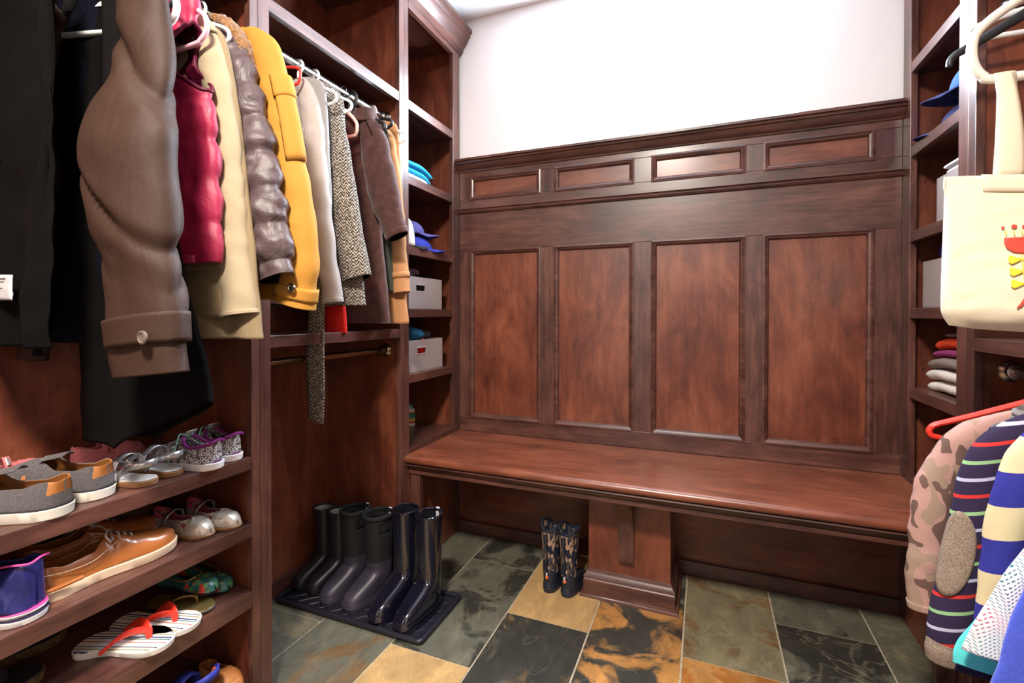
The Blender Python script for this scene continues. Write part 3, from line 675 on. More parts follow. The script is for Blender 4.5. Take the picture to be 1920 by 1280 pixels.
for v in bm.verts: v.co += Vector((N3(v.co, 120, 1), N3(v.co, 120, 2), N3(v.co, 120, 3)))*.006
obj('fur_collar', bm, FUR, t)
hanger('white tubular hanger carrying the mustard parka', .884, RX, RZ, WHITEP, hw=.17, drop=.07, r=.0045, group=GL)

# ================= right-hand part of the left rod (bay B)
GB = 'clothes hanging above the boots'
RZ2 = 1.822
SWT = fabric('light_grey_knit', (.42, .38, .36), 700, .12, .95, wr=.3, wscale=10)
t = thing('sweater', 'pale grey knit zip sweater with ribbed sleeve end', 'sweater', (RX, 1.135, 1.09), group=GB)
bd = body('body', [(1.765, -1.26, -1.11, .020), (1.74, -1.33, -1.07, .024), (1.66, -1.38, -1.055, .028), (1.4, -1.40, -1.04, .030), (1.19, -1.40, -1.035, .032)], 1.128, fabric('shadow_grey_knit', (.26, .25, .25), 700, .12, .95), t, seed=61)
rows = [(-1.175, 1.745, .018), (-1.135, 1.735, .026), (-1.108, 1.68, .036), (-1.095, 1.60, .038), (-1.088, 1.515, .039), (-1.068, 1.352, .036), (-1.047, 1.222, .033), (-1.028, 1.12, .033), (-1.024, 1.082, .033)]
s1, sm = sleeve('sleeve', rows, 1.115, SWT, t, b=.66, wr=(.004, 14), seed=64)
cuff_band('ribbed_cuff', sm, 1.115, .94, 1.0, SWT, s1, b=.66, extra=.0025)
sleeve('sleeve', back_sleeve(rows, RX), 1.14, SWT, t, b=.5, seed=65)
seam(s1, [(-1.105, 1.085, 1.60), (-1.10, 1.084, 1.5), (-1.07, 1.083, 1.36), (-1.055, 1.085, 1.25)], SWT, .0016)
hanger('white tubular hanger with the grey sweater', 1.14, RX, RZ2, WHITEP, hw=.15, drop=.06, r=.0045, group=GB)
# red hanger and the red shirt
REDC = fabric('red_cotton', (.72, .02, .015), 900, .1, .85)
t = thing('shirt', 'bright red shirt whose hem shows under the tweed coat', 'shirt', (RX, 1.225, .98), group=GB)
body('body', [(1.75, -1.25, -1.15, .012), (1.72, -1.33, -1.11, .014), (1.6, -1.36, -1.10, .014), (1.3, -1.30, -1.10, .014), (1.1, -1.22, -1.10, .014), (1.06, -1.19, -1.10, .014), (.985, -1.18, -1.095, .014)], 1.250, REDC, t, seed=71, hemfold=(.003, 40))
hanger('slim orange red hanger beside the grey sweater', 1.075, RX-.01, RZ2, REDP, hw=.085, drop=.018, r=.004, group=GB, hookmat=WHITEP, bar=.035, top=.036)
# tweed coat with belt
TW = tweed('tweed'); 
t = thing('coat', 'grey herringbone tweed coat with its belt hanging down', 'coat', (RX, 1.21, 1.05), group=GB)
bd = body('body', [(1.775, -1.25, -1.11, .022), (1.75, -1.33, -1.08, .028), (1.68, -1.37, -1.06, .030), (1.4, -1.38, -1.045, .032), (1.2, -1.38, -1.00, .034), (1.075, -1.37, -.985, .036)], 1.208, TW, t, seed=81, lining=BLK1)
rows = [(-1.165, 1.76, .020), (-1.125, 1.752, .030), (-1.098, 1.69, .040), (-1.087, 1.62, .043), (-1.069, 1.516, .047), (-1.048, 1.381, .052), (-1.022, 1.245, .054), (-.998, 1.155, .052)]
sleeve('sleeve', rows, 1.190, TW, t, b=.66, wr=(.003, 10), seed=84, lining=BLK1)
sleeve('sleeve', back_sleeve(rows, RX), 1.215, TW, t, b=.5, seed=85)
bm = bmesh.new(); gr = []
for j in range(25):
    u = j/24; z = 1.20-.485*u; w2 = .033*(1-.03*math.sin(u*6))
    gr.append([bm.verts.new((-1.127-.004*u+w2*(i/4*2-1)+.003*math.sin(u*9), 1.150+.002*math.sin(u*8+i)+.006*(1-u), z-(.008*(i/4)*(j == 24)))) for i in range(5)])
for A, B in zip(gr, gr[1:]):
    for i in range(4): bm.faces.new((A[i], A[i+1], B[i+1], B[i]))
obj('belt', bm, TW, t, solid=.005, angle=60)
hanger('white tubular hanger with the tweed coat', 1.205, RX, RZ2, WHITEP, hw=.15, drop=.06, r=.0045, group=GB)
# suede jacket
SUE = fabric('brown_suede', (.060, .024, .020), 40, .25, .9, wr=.3, wscale=12, sheen=.2)
t = thing('jacket', 'dark reddish brown suede jacket with bent sleeve pointing outward', 'jacket', (RX, 1.385, 1.02), group=GB)
bd = body('body', [(1.765, -1.25, -1.11, .022), (1.74, -1.33, -1.07, .028), (1.66, -1.36, -1.055, .032), (1.4, -1.37, -1.055, .036), (1.2, -1.36, -1.04, .038), (1.035, -1.35, -1.02, .040), (1.015, -1.35, -1.02, .040)], 1.385, SUE, t, seed=91, hemfold=(.003, 30))
rows = [(-1.15, 1.73, .022), (-1.105, 1.715, .034), (-1.072, 1.65, .050), (-1.052, 1.566, .058), (-1.026, 1.452, .058), (-1.000, 1.38, .050), (-.972, 1.31, .040)]
s1, sm = sleeve('sleeve', rows, 1.365, SUE, t, b=.62, wr=(.004, 12), seed=94, lining=BLK1)
cuff_band('cuff', sm, 1.365, .96, 1.0, SUE, s1, b=.62, extra=.003)
sleeve('sleeve', back_sleeve(rows, RX), 1.39, SUE, t, b=.5, seed=95)
collar('collar', 1.375, -1.225, -1.08, 1.785, .05, SUE, t, depth=.034, wr=.004, seed=7)
seam(s1, [(-1.10, 1.348, 1.725), (-1.075, 1.335, 1.70), (-1.05, 1.331, 1.655)], BLK1, .002, 'zip')
hanger('thick black padded hanger hooked over the rod above the suede jacket', 1.372, RX, RZ2, BLACKP, hw=.15, drop=.05, r=.0075, group=GB, top=.07, hookr=.030, hookt=.0065)
hanger('cream tubular hanger beside the suede jacket', 1.325, RX+.01, RZ2, CREAMP, hw=.062, drop=.06, r=.006, group=GB, hookmat=METAL, bar=.03, top=.065)
hanger('black clip hanger at the far end of the upper rod', 1.425, RX, RZ2, BLACKP, hw=.14, drop=.03, r=.006, group=GB, hookmat=METAL)
# tan coat and dark green shirt
TANC = fabric('tan_twill', (.42, .20, .085), 1500, .08, .8, wr=.25)
GRN = fabric('dark_green_cotton', (.05, .055, .04), 900, .1, .9)
t = thing('shirt', 'dark green shirt squeezed between suede jacket and tan coat', 'shirt', (RX, 1.44, 1.1), group=GB)
body('body', [(1.75, -1.25, -1.11, .010), (1.70, -1.32, -1.07, .010), (1.4, -1.34, -1.055, .010), (1.13, -1.33, -1.045, .010)], 1.445, GRN, t, seed=101, hemfold=(.002, 40))
t = thing('coat', 'tan trench coat nearest the shelf tower', 'coat', (RX, 1.48, 1.01), group=GB)
bd = body('body', [(1.77, -1.25, -1.11, .018), (1.74, -1.33, -1.065, .022), (1.6, -1.36, -1.05, .026), (1.3, -1.36, -1.045, .028), (1.012, -1.35, -1.012, .030)], 1.492, TANC, t, seed=111, lining=YLN)
rows = [(-1.14, 1.74, .020), (-1.095, 1.70, .026), (-1.078, 1.62, .030), (-1.066, 1.532, .033), (-1.055, 1.414, .034), (-1.040, 1.22, .035), (-1.030, 1.125, .036)]
s1, sm = sleeve('sleeve', rows, 1.470, TANC, t, b=.7, wr=(.003, 12), seed=114)
cuff_band('cuff_strap', sm, 1.470, .86, .90, TANC, s1, b=.7, extra=.004)
sleeve('sleeve', back_sleeve(rows, RX), 1.495, TANC, t, b=.45, seed=115)
hanger('white tubular hanger with the tan coat', 1.495, RX, RZ2, WHITEP, hw=.15, drop=.06, r=.0045, group=GB)
# ================= clothes on the lower right rod
GR = 'children clothes on the lower right rod'
QX, QZ = .711, .905
CAM = camo('pink_brown_camouflage', (.46, .27, .235), (.15, .09, .075), (.34, .235, .18), 21, (1, 1, .6))
STR = stripes('navy_knit_with_stripes', 'Z', .0975, [(0, (.030, .020, .055)), (.20, (.55, .035, .030)), (.27, (.030, .020, .055)), (.533, (.45, .47, .62)), (.60, (.030, .020, .055)), (.867, (.26, .46, .22)), (.935, (.030, .020, .055))], tilt=('X', -.28))
HOO = stripes('blue_cream_stripes', 'Z', .118, [(0, (.030, .030, .24)), (.5, (.62, .50, .30))], tilt=('X', -.2))
HGR = fabric('heather_grey_knit', (.25, .19, .145), 500, .4, .95)
FLC = fabric('cream_fleece', (.72, .52, .30), 300, .2, 1, wr=.5, wscale=60)
LIN = fabric('soft_grey_jersey', (.22, .20, .19), 700, .15, .95)
BLU = fabric('royal_blue_fleece', (.055, .085, .50), 500, .18, .95, wr=.3, wscale=9, sheen=.2)
TRQ = fabric('turquoise_cotton', (.10, .62, .62), 900, .1, .9)
NVC = fabric('navy_cotton', (.018, .014, .045), 900, .2, .9)
m, nt, b = new('white_chevron_print', .9, .2)
tc = nt.nodes.new('ShaderNodeTexCoord'); s_ = nt.nodes.new('ShaderNodeSeparateXYZ'); nt.links.new(tc.outputs['Object'], s_.inputs[0])
xx = mth(nt, 'ADD', s_.outputs[0], mth(nt, 'MULTIPLY', s_.outputs[1], .7))
zg = mth(nt, 'ADD', s_.outputs[2], mth(nt, 'MULTIPLY', mth(nt, 'PINGPONG', xx, .016), 1.3))
l1 = mth(nt, 'LESS_THAN', mth(nt, 'FRACT', mth(nt, 'DIVIDE', zg, .0056)), .32)
dot = mth(nt, 'LESS_THAN', mth(nt, 'FRACT', mth(nt, 'DIVIDE', xx, .0042)), .62)
big = mth(nt, 'FRACT', mth(nt, 'DIVIDE', zg, .13)); hue = ramp(nt, big, [(0, (.06, .09, .14)), (.3, (.05, .25, .27)), (.55, (.55, .09, .16)), (.75, (.06, .20, .24)), (.9, (.05, .06, .12))])
nt.links.new(mixc(nt, mth(nt, 'MULTIPLY', mth(nt, 'MULTIPLY', l1, dot), 1.0), (.66, .66, .66), hue), b.inputs['Base Color']); CHV = m
LR = -QX
def rsleeves(rows, Y, mat, t, b=.62, **k):
    o = sleeve('sleeve', rows, Y, mat, t, b=b, **k)
    mr = [(2*QX-.0-x if 2*QX-x < .95 else .95, z, a) for x, z, a in rows]
    return o
t = thing('jacket', 'child jacket in pink and brown camouflage print', 'jacket', (QX, 1.37, .40), group=GR)
body('body', [(.850, .660, .765, .018), (.835, .625, .80, .024), (.79, .585, .85, .028), (.65, .555, .87, .030), (.47, .55, .87, .030)], 1.385, CAM, t, seed=201, hemfold=(.004, 40))
rows = [(.635, .830, .016), (.598, .816, .022), (.553, .790, .028), (.508, .735, .034), (.480, .650, .039), (.470, .553, .036), (.464, .467, .036), (.460, .415, .031), (.460, .378, .026)]
s1, sm = sleeve('sleeve', rows, 1.352, CAM, t, b=.66, wr=(.004, 14), seed=203)
cuff_band('cuff', sm, 1.352, .945, 1.0, CAM, s1, b=.66, extra=.002)
sleeve('sleeve', [(.80, .845, .02), (.86, .80, .03), (.90, .65, .03), (.905, .40, .028)], 1.39, CAM, t, b=.5, seed=204)
collar('collar', 1.37, .640, .775, .875, .03, CAM, t, depth=.026, seed=5)
hanger('bright red hanger under the camouflage jacket', 1.372, QX, QZ, REDP, hw=.232, drop=.082, r=.0068, style='loop', hookmat=METAL, group=GR, top=.030)
t = thing('shirt', 'navy knit top with red, pale blue and green pinstripes and a grey elbow patch', 'shirt', (QX, 1.25, .34), group=GR)
bd = body('body', [(.862, .640, .78, .018), (.845, .590, .83, .024), (.79, .560, .86, .028), (.65, .540, .87, .030), (.36, .52, .87, .032)], 1.268, STR, t, seed=211, hemfold=(.004, 40))
rows = [(.635, .850, .016), (.590, .838, .024), (.540, .800, .030), (.512, .746, .033), (.500, .681, .034), (.489, .605, .035), (.475, .516, .036), (.464, .444, .036), (.458, .399, .034), (.456, .380, .033)]
s1, sm = sleeve('sleeve', rows, 1.225, STR, t, b=.7, wr=(.003, 12), seed=213)
cf, _ = sleeve('cuff', [(.457, .385, .0335), (.455, .368, .033), (.453, .342, .029)], 1.225, HGR, s1, b=.7, seed=3)
# round elbow patch lying on the sleeve
def sleeve_disc(name, parent, sm, Y, fc, fr, ac, ar, b, mat, extra=.003):
    m = len(sm)-1; bm = bmesh.new(); gr = []
    def P(f, an):
        u = min(max(f, 0), .999)*m; i = min(int(u), m-1); q = u-i; row = [sm[i][k]*(1-q)+sm[i+1][k]*q for k in range(4)]
        p, r2 = sm[max(i-1, 0)], sm[min(i+2, m)]; t = Vector((r2[0]-p[0], 0, r2[1]-p[1])).normalized(); s = Vector((-t.z, 0, t.x))
        return Vector((row[0], Y+row[3], row[1]))+s*(row[2]+extra)*math.cos(R(an))+Vector((0, (row[2]*b+extra)*math.sin(R(an)), 0))
    rings = [[bm.verts.new(P(fc+fr*k/8*math.sin(2*PI*j/40), ac+ar*k/8*math.cos(2*PI*j/40))) for j in range(40)] for k in range(1, 9)]
    c = bm.verts.new(P(fc, ac))
    for j in range(40): bm.faces.new((c, rings[0][j], rings[0][(j+1) % 40]))
    for A, B in zip(rings, rings[1:]):
        for j in range(40): bm.faces.new((A[j], B[j], B[(j+1) % 40], A[(j+1) % 40]))
    return obj(name, bm, mat, parent, solid=.002, angle=60)
sleeve_disc('elbow_patch', s1, sm, 1.225, .60, .115, -135, 52, .7, HGR)
sleeve('sleeve', [(.80, .845, .02), (.86, .80, .03), (.90, .65, .03), (.905, .40, .028)], 1.27, STR, t, b=.5, seed=214)
collar('collar', 1.25, .575, .77, .878, .045, LIN, t, depth=.030, wr=.006, seed=9, thick=.008)
hanger('black wide hanger with wire hook beneath the striped tops', 1.262, QX, QZ, BLACKP, hw=.17, drop=.045, r=.0055, style='arm', hookmat=METAL, group=GR, top=.040, bar=.05)
t = thing('hoodie', 'child hoodie in wide royal blue and cream stripes with cream fleece hood', 'hoodie', (QX, 1.13, .40), group=GR)
bd = body('body', [(.870, .635, .78, .018), (.850, .590, .83, .026), (.79, .552, .86, .030), (.65, .520, .87, .032), (.44, .49, .87, .034)], 1.150, HOO, t, seed=221, hemfold=(.004, 40))
rows = [(.625, .862, .016), (.580, .850, .024), (.540, .816, .030), (.518, .753, .032), (.503, .684, .031), (.492, .595, .030), (.484, .500, .028), (.480, .43, .027)]
s1, sm = sleeve('sleeve', rows, 1.118, HOO, t, b=.7, wr=(.003, 12), seed=223)
sleeve('sleeve', [(.80, .845, .02), (.86, .80, .03), (.90, .65, .03), (.905, .40, .028)], 1.15, HOO, t, b=.5, seed=224)
collar('hood', 1.150, .575, .78, .892, .055, FLC, t, depth=.036, wr=.010, seed=12, thick=.012)
t = thing('skirt', 'navy skirt hanging lowest under the turquoise edge', 'skirt', (QX, 1.09, .40), group=GR)
body('skirt_panel', [(.84, .60, .82, .010), (.70, .53, .86, .012), (.50, .44, .88, .014), (.418, .412, .88, .014)], 1.075, NVC, t, seed=231, hemfold=(.003, 50))
t = thing('shirt', 'turquoise shirt whose edge shows below the white chevron print', 'shirt', (QX, 1.05, .44), group=GR)
body('body', [(.85, .60, .82, .010), (.70, .52, .86, .012), (.50, .415, .88, .014), (.445, .400, .88, .014)], 1.048, TRQ, t, seed=233, hemfold=(.003, 50))
t = thing('dress', 'white dress with fine teal and pink chevron lines', 'dress', (QX, 1.02, .49), group=GR)
body('dress_body', [(.86, .62, .80, .010), (.80, .545, .84, .014), (.65, .462, .87, .016), (.55, .420, .88, .018), (.490, .400, .88, .018)], 1.015, CHV, t, seed=235, hemfold=(.004, 45), lining=CHV)
t = thing('sweatshirt', 'plain royal blue fleece top nearest the camera on the right', 'sweatshirt', (QX, .94, .20), group=GR)
body('body', [(.86, .62, .80, .014), (.80, .525, .86, .020), (.70, .462, .88, .024), (.55, .420, .88, .026), (.35, .375, .88, .030), (.20, .350, .88, .030)], .945, BLU, t, seed=237, hemfold=(.005, 40), wr=(.006, 10))

# ================= tote bag and loose hangers on the upper right rod
GT = 'loose hangers on the upper right rod'
CNV = fabric('natural_canvas', (.74, .64, .47), 1400, .06, .85, wr=.25, wscale=8)
hanger('large ivory tubular hanger holding up the canvas tote', 1.31, QX, 1.822, plain('ivory_plastic', (.80, .76, .66), .35, namp=.02), hw=.188, drop=.110, r=.0095, group=GT, top=.075, bar=.078, hookmat=WHITEP)
hanger('black wide hanger behind the ivory hanger', 1.42, QX, 1.822, BLACKP, hw=.184, drop=.090, r=.0085, style='arm', hookmat=METAL, group=GT, top=.088)
hanger('white clip hanger at the end of the upper right rod', 1.50, QX, 1.822, WHITEP, hw=.12, drop=.03, r=.006, hookmat=METAL, group=GT)
t = thing('tote_bag', 'cream canvas tote printed with red and yellow flowers', 'tote bag', (.60, 1.10, 1.02))
TY, TX0, TX1 = 1.085, .392, .745
bm = bmesh.new(); nR, nZ = 72, 40; rings = []
for j in range(nZ+1):
    u = j/nZ; z = 1.285-.268*u; hw = (TX1-TX0)/2; dep = .010+.045*math.sin(PI*min(1, u*1.0)*.62)**1.3
    if u > .86: q = (u-.86)/.14; hw *= 1-.05*q*q; dep *= 1-.5*q*q
    ring = []
    for i in range(nR):
        a = 2*PI*i/nR; c, s = math.cos(a), math.sin(a)
        x = (TX0+TX1)/2+hw*math.copysign(abs(c)**.5, c); y = TY+dep*math.copysign(abs(s)**.75, s)
        x += .012*u*u*(1 if c < 0 else 0)*0
        k = N3((x, y, z), 11, 2)*.006+N3((x, y*2, z*2), 24, 4)*.003*(1+3*max(0, u-.7)); ring.append(bm.verts.new((x+k*.4, y-k*(1 if s < 0 else -1), z+.006*math.sin(x*21)*(1-u)+ .05*max(0, u-.8)*abs((x-.6)/.2)**3*1.2)))
    rings.append(ring)
for A, B in zip(rings, rings[1:]):
    for i in range(nR): bm.faces.new((B[i], B[(i+1) % nR], A[(i+1) % nR], A[i]))
bm.faces.new(rings[-1]); tb = obj('bag', bm, CNV, t, solid=-.002, angle=80)
def flat_grid(name, fn, nu, nv, mat, parent, th=.0008, **k):
    bm = bmesh.new(); g2 = [[bm.verts.new(fn(i/nu, j/nv)) for i in range(nu+1)] for j in range(nv+1)]
    for j in range(nv):
        for i in range(nu): bm.faces.new((g2[j][i], g2[j][i+1], g2[j+1][i+1], g2[j+1][i]))
    return obj(name, bm, mat, parent, solid=th, angle=80, **k)
flat_grid('hem_band', lambda u, v: (TX0+.045+.262*u, TY-.0135-.006*v-.004*math.sin(PI*u), 1.286-.030*v+.006*math.sin((TX0+.045+.262*u)*21)), 24, 3, CNV, tb, .0015)
for y0, xa, xb in ((TY-.012, .458, .525), (TY-.012, .628, .71), (TY+.012, .462, .515), (TY+.012, .625, .71)):
    flat_grid('strap', lambda u, v, y0=y0, xa=xa: (xa+(.036-.010*(1-v))*u+(.012*(1-v) if xa < .6 else -.015*(1-v)), y0-.002*math.sin(PI*u)+(TY+.03-y0)*(1-v)**2, 1.473-.193*v), 5, 16, CNV, tb, .0022)
# print on the front face
def face_y(x, z): 
    u = (1.285-z)/.268; dep = .010+.045*math.sin(PI*min(1, u)*.62)**1.3; c = (x-(TX0+TX1)/2)/((TX1-TX0)/2); a = math.acos(max(-1, min(1, math.copysign(abs(c)**2, c))))
    k = N3((x, TY-dep*abs(math.sin(a))**.75, z), 11, 2)*.006
    return TY-dep*abs(math.sin(a))**.75-k-.0012-.0022
def printed(name, pts, mat):
    """flat printed shape given as an outline in the plane of the bag"""
    bm = bmesh.new(); cx = sum(p[0] for p in pts)/len(pts); cz = sum(p[1] for p in pts)/len(pts)
    c = bm.verts.new((cx, face_y(cx, cz), cz)); prev = [c]*len(pts)
    for k in range(1, 5):
        ring = [bm.verts.new((cx+(x-cx)*k/4, face_y(cx+(x-cx)*k/4, cz+(z-cz)*k/4), cz+(z-cz)*k/4)) for x, z in pts]; n = len(pts)
        for i in range(n):
            j = (i+1) % n
            bm.faces.new((c, ring[i], ring[j])) if k == 1 else bm.faces.new((prev[i], ring[i], ring[j], prev[j]))
        prev = ring
    return obj(name, bm, mat, tb, solid=.0004, angle=60)
PR, PYL, PBK = plain('red_print', (.70, .055, .03), .7, namp=.05), plain('yellow_print', (.80, .58, .03), .7, namp=.05), plain('black_print', (.02, .02, .03), .7)
def stroke(pts, mat, r=.0011, name='lettering'):
    q = smoothpts([(x, face_y(x, z), z) for x, z in pts], len(pts)*5); bm = bmesh.new(); tube(bm, q, r, 6); return obj(name, bm, mat, tb)
def circ(cx, cz, rx, rz, n=20): return [(cx+rx*math.cos(2*PI*k/n), cz+rz*math.sin(2*PI*k/n)) for k in range(n)]
FXC = .476
for k, (dx, rr) in enumerate(((-.0205, .0022), (-.0065, .0036), (.006, .0030), (.0165, .0028))): printed('printed_dot', circ(FXC+dx, 1.1915+(.001 if k == 1 else 0), rr, rr*.9), PR)
printed('printed_tulip', [(FXC-.020, 1.174), (FXC+.019, 1.174), (FXC+.018, 1.160), (FXC+.012, 1.1485), (FXC, 1.147), (FXC-.010, 1.1495), (FXC-.018, 1.157), (FXC-.0205, 1.166)], PR)
for k in range(3):
    zc = 1.137-.020*k
    for sx in (-1, 1): printed('printed_leaf', [(FXC-.001+sx*a, zc+b2) for a, b2 in ((.001, .0015), (.008, .0045), (.014, .0078), (.0165, .004), (.016, 0), (.0165, -.004), (.013, -.0078), (.007, -.005), (.001, -.0015))], PYL)
stroke([(FXC-.001, 1.146), (FXC-.001, 1.120), (FXC-.001, 1.088)], PYL, .0007, 'printed_stem')
for dx in (-.018, -.008, .002, .010): stroke([(FXC+dx, 1.186), (FXC+dx+.001, 1.178)], PYL, .0007, 'printed_stamen')
printed('printed_tulip', [(FXC+.030, 1.158), (FXC+.066, 1.158), (FXC+.062, 1.146), (FXC+.050, 1.139), (FXC+.037, 1.144)], PR)
for k in range(5): stroke([(FXC+.028+.001*(k-2)**2*.4, 1.134-.0042*k), (FXC+.064-.001*(k-2)**2*.4, 1.134-.0042*k)], PBK, .0008, 'printed_line')
printed('printed_leaf', [(FXC+.026, 1.104), (FXC+.034, 1.106), (FXC+.044, 1.100), (FXC+.048, 1.094), (FXC+.038, 1.094), (FXC+.030, 1.098)], PYL)
o = FXC-.011
for pts in ([(o, 1.058), (o+.006, 1.068), (o+.012, 1.081)], [(o+.003, 1.060), (o+.008, 1.068), (o+.011, 1.069), (o+.012, 1.062), (o+.014, 1.060)],
            [(o+.023, 1.068), (o+.018, 1.066), (o+.017, 1.061), (o+.021, 1.061), (o+.024, 1.067), (o+.0245, 1.061), (o+.027, 1.061)],
            [(o+.028, 1.068), (o+.030, 1.060), (o+.034, 1.067), (o+.036, 1.060), (o+.040, 1.069)]): stroke(pts, PR, .0012)

KT = 1.17; t.scale = (KT, KT, KT); t.location = (.6*KT, 1.10*KT-.01, 1.0155)

# ================= boots and tray
TRAYM = plain('dark_plastic_tray', (.013, .012, .020), .38, namp=.1)
t = thing('boot_tray', 'dark ribbed plastic boot tray under the left closet', 'boot tray', (-1.14, 1.41, 0))
TX, TXb, TYa, TYb = -1.445, -.832, 1.283, 1.548
bm = bmesh.new(); box(bm, TX, TXb, TYa, TYb, .001, .006); obj('tray_base', bm, TRAYM, t, smooth=False)
bm = bmesh.new(); tube(bm, [(cx+.012*math.cos(R(a)), cy+.012*math.sin(R(a)), .011) for cx, cy, a0_ in ((TXb-.012, TYb-.012, 0), (TX+.012, TYb-.012, 90), (TX+.012, TYa+.012, 180), (TXb-.012, TYa+.012, 270)) for a in range(a0_, a0_+91, 15)], .0085, 10, closed=True); obj('tray_rim', bm, TRAYM, t)
bm = bmesh.new()
def clipline(x0, y0, dx, dy, ax, ay, bx, by):
    t0, t1 = -9, 9
    for p, d, lo, hi in ((x0, dx, ax, bx), (y0, dy, ay, by)):
        a, b2 = (lo-p)/d, (hi-p)/d; a, b2 = min(a, b2), max(a, b2); t0, t1 = max(t0, a), min(t1, b2)
    return t0, t1
for k in range(-14, 30):
    for d in ((1, 1), (1, -1)):
        x0, y0 = TX+.052*k, (TYa if d[1] > 0 else TYb)
        a, b2 = clipline(x0, y0, d[0], d[1], TX+.022, TYa+.022, TXb-.022, TYb-.022)
        if b2-a > .01: tube(bm, [(x0+d[0]*a, y0+d[1]*a, .006), (x0+d[0]*b2, y0+d[1]*b2, .006)], .0016, 5)
tube(bm, [(TX+.022, TYa+.022, .0065), (TXb-.022, TYa+.022, .0065), (TXb-.022, TYb-.022, .0065), (TX+.022, TYb-.022, .0065)], .0018, 5, closed=True)
tag(obj('tread_ribs', bm, TRAYM, t), kind='stuff')
def boot(label, x, y, z, head, L, H, W, mat, top=.052, sole_mat=None, rim=.004, shaft=.040, group=None, handle=False, flare=1.0, lean=0, cut=0, ankle=.36, inside=None, pull=False, band=0, scoop=0, topcolor=None):
    """rubber boot: heel at the local origin, toe towards +x; stacked outlines joined into one skin"""
    t = thing('rubber_boot', label, 'boot', (x, y, z), head, group)
    bm = bmesh.new(); rings = []; n = 44; m = 46
    hw = W/2
    for j in range(m+1):
        u = j/m; zz = .012+(H-.012)*u; h = zz
        # front edge of the outline and its half width
        zi = ankle*H
        if h < .25*L: xf = L-.010*(h/(.25*L))**2*2-max(0, h-.10*L)**1.5*.9
        else: xf = None
        xs = shaft*2*(1+(flare-1)*u**2)
        if h < zi:
            q = h/zi; xfront = L-(L-xs)*(max(0, q-.10)/.90)**(.72) if q > .10 else L
            xfront = L*(1-.0*q) if q < .10 else xfront
            if q < .3: xfront = L-(L-xs)*max(0, (q-.1)/.9)**1.55*1.3
            e = max(0, (q-.26)/.74); xfront = xs+(L-xs)*max(0, math.cos(min(1, e)*PI)*.5+.5)**.75
            wd = hw*(1.0-.10*q); 
        else: xfront = xs; wd = hw*.90*(1+(flare-1)*u)
        xb = .004*math.sin(u*4)-lean*0
        if h > zi: wd = hw*(.9-.02*math.sin((u-.3)*4))*(1+(flare-1)*max(0, (u-ankle)/(1-ankle))**1.5)
        cx, rx = (xb+xfront)/2, (xfront-xb)/2; ring = []
        for i in range(n):
            a = 2*PI*i/n; c, s = math.cos(a), math.sin(a)
            wl = 1.0
            if h < zi: wl = 1-.16*(1-c)/2*(1-h/zi)*1.0+0.02*c
            ft = max(0, 1-h/zi)**.6; X = cx+rx*math.copysign(abs(c)**(.9-.28*ft), c); Yy = wd*wl*math.copysign(abs(s)**(.85-.12*ft), s)
            if h < zi and rx > shaft*1.2:      # the vamp narrows over the instep
                pass
            z3 = zz+(scoop*max(0, abs(s)-.3)*u**6 if scoop else 0)-(cut*u**8*(.5-.5*c)*0)
            ring.append(bm.verts.new((X+lean*u*H*.3, Yy, z3)))
        rings.append(ring)
    for jj, (A, B) in enumerate(zip(rings, rings[1:])):
        zc = (A[0].co.z+B[0].co.z)/2
        for i in range(n):
            if handle and H*.80 < zc < H*.915:
                a = math.degrees(2*PI*(i+.5)/n) % 360
                if 68 < a < 112 or 248 < a < 292: continue
            f = bm.faces.new((A[i], A[(i+1) % n], B[(i+1) % n], B[i]))
            if topcolor and zc > H*band: f.material_index = 2
    bm.faces.new(rings[0][::-1])
    mats = [mat, inside or mat] + ([topcolor] if topcolor else [])
    sh = obj('upper', bm, mats, t, world=False, solid=-.003, angle=60)
    bm = bmesh.new(); top_r = [v for v in [(r2) for r2 in [None]]]
    pts = []
    for i in range(n):
        a = 2*PI*i/n; c, s = math.cos(a), math.sin(a); xs = shaft*2*flare
        pts.append((xs/2*(1+0)+xs/2*math.copysign(abs(c)**.9, c)+lean*H*.3, hw*.9*(1+(flare-1))*math.copysign(abs(s)**.85, s), H+(scoop*max(0, abs(s)-.3) if scoop else 0)))
    tube(bm, pts, rim, 8, closed=True, ry=rim*1.3); obj('top_rim', bm, NEO if handle else mat, t, world=False)
    bm = bmesh.new(); outs = []
    for zz, g2 in ((0, 1.0), (.010, 1.03), (.012, 1.045), (.017, 1.045), (.020, 1.02), (.026, 1.03), (.030, 1.0)):
        ring = []
        for i in range(n):
            a = 2*PI*i/n; c, s = math.cos(a), math.sin(a)
            X = L/2+L/2*g2*math.copysign(abs(c)**.62, c); Yy = hw*g2*(1-.16*(1-c)/2+.02*c)*math.copysign(abs(s)**.73, s); 
            ring.append(bm.verts.new((X, Yy, zz)))
        outs.append(ring)
    for A, B in zip(outs, outs[1:]):
        for i in range(n): bm.faces.new((A[i], A[(i+1) % n], B[(i+1) % n], B[i]))
    bm.faces.new(outs[0][::-1]); bm.faces.new(outs[-1]); obj('sole', bm, sole_mat or mat, t, world=False, angle=50)
    if pull:
        bm = bmesh.new(); xx = shaft*2*flare+lean*H*.3-.002 if pull == 'front' else -.002
        box(bm, xx-.004, xx+.004, -.007, .007, H-.03, H+.008); obj('pull_tab', bm, PAPER, t, world=False, smooth=False, bevel=.002, label='pale woven tag')
    return t
GLOSS = plain('glossy_black_rubber', (.006, .006, .014), .10, spec=.6, coat=.6, namp=.1)
MATTE = plain('dusty_black_rubber', (.012, .011, .014), .38, namp=.2)
WORN = plain('worn_purple_black_rubber', (.030, .025, .040), .45, nscale=9, namp=.35)
NEO = fabric('black_neoprene', (.010, .010, .011), 900, .2, .7)
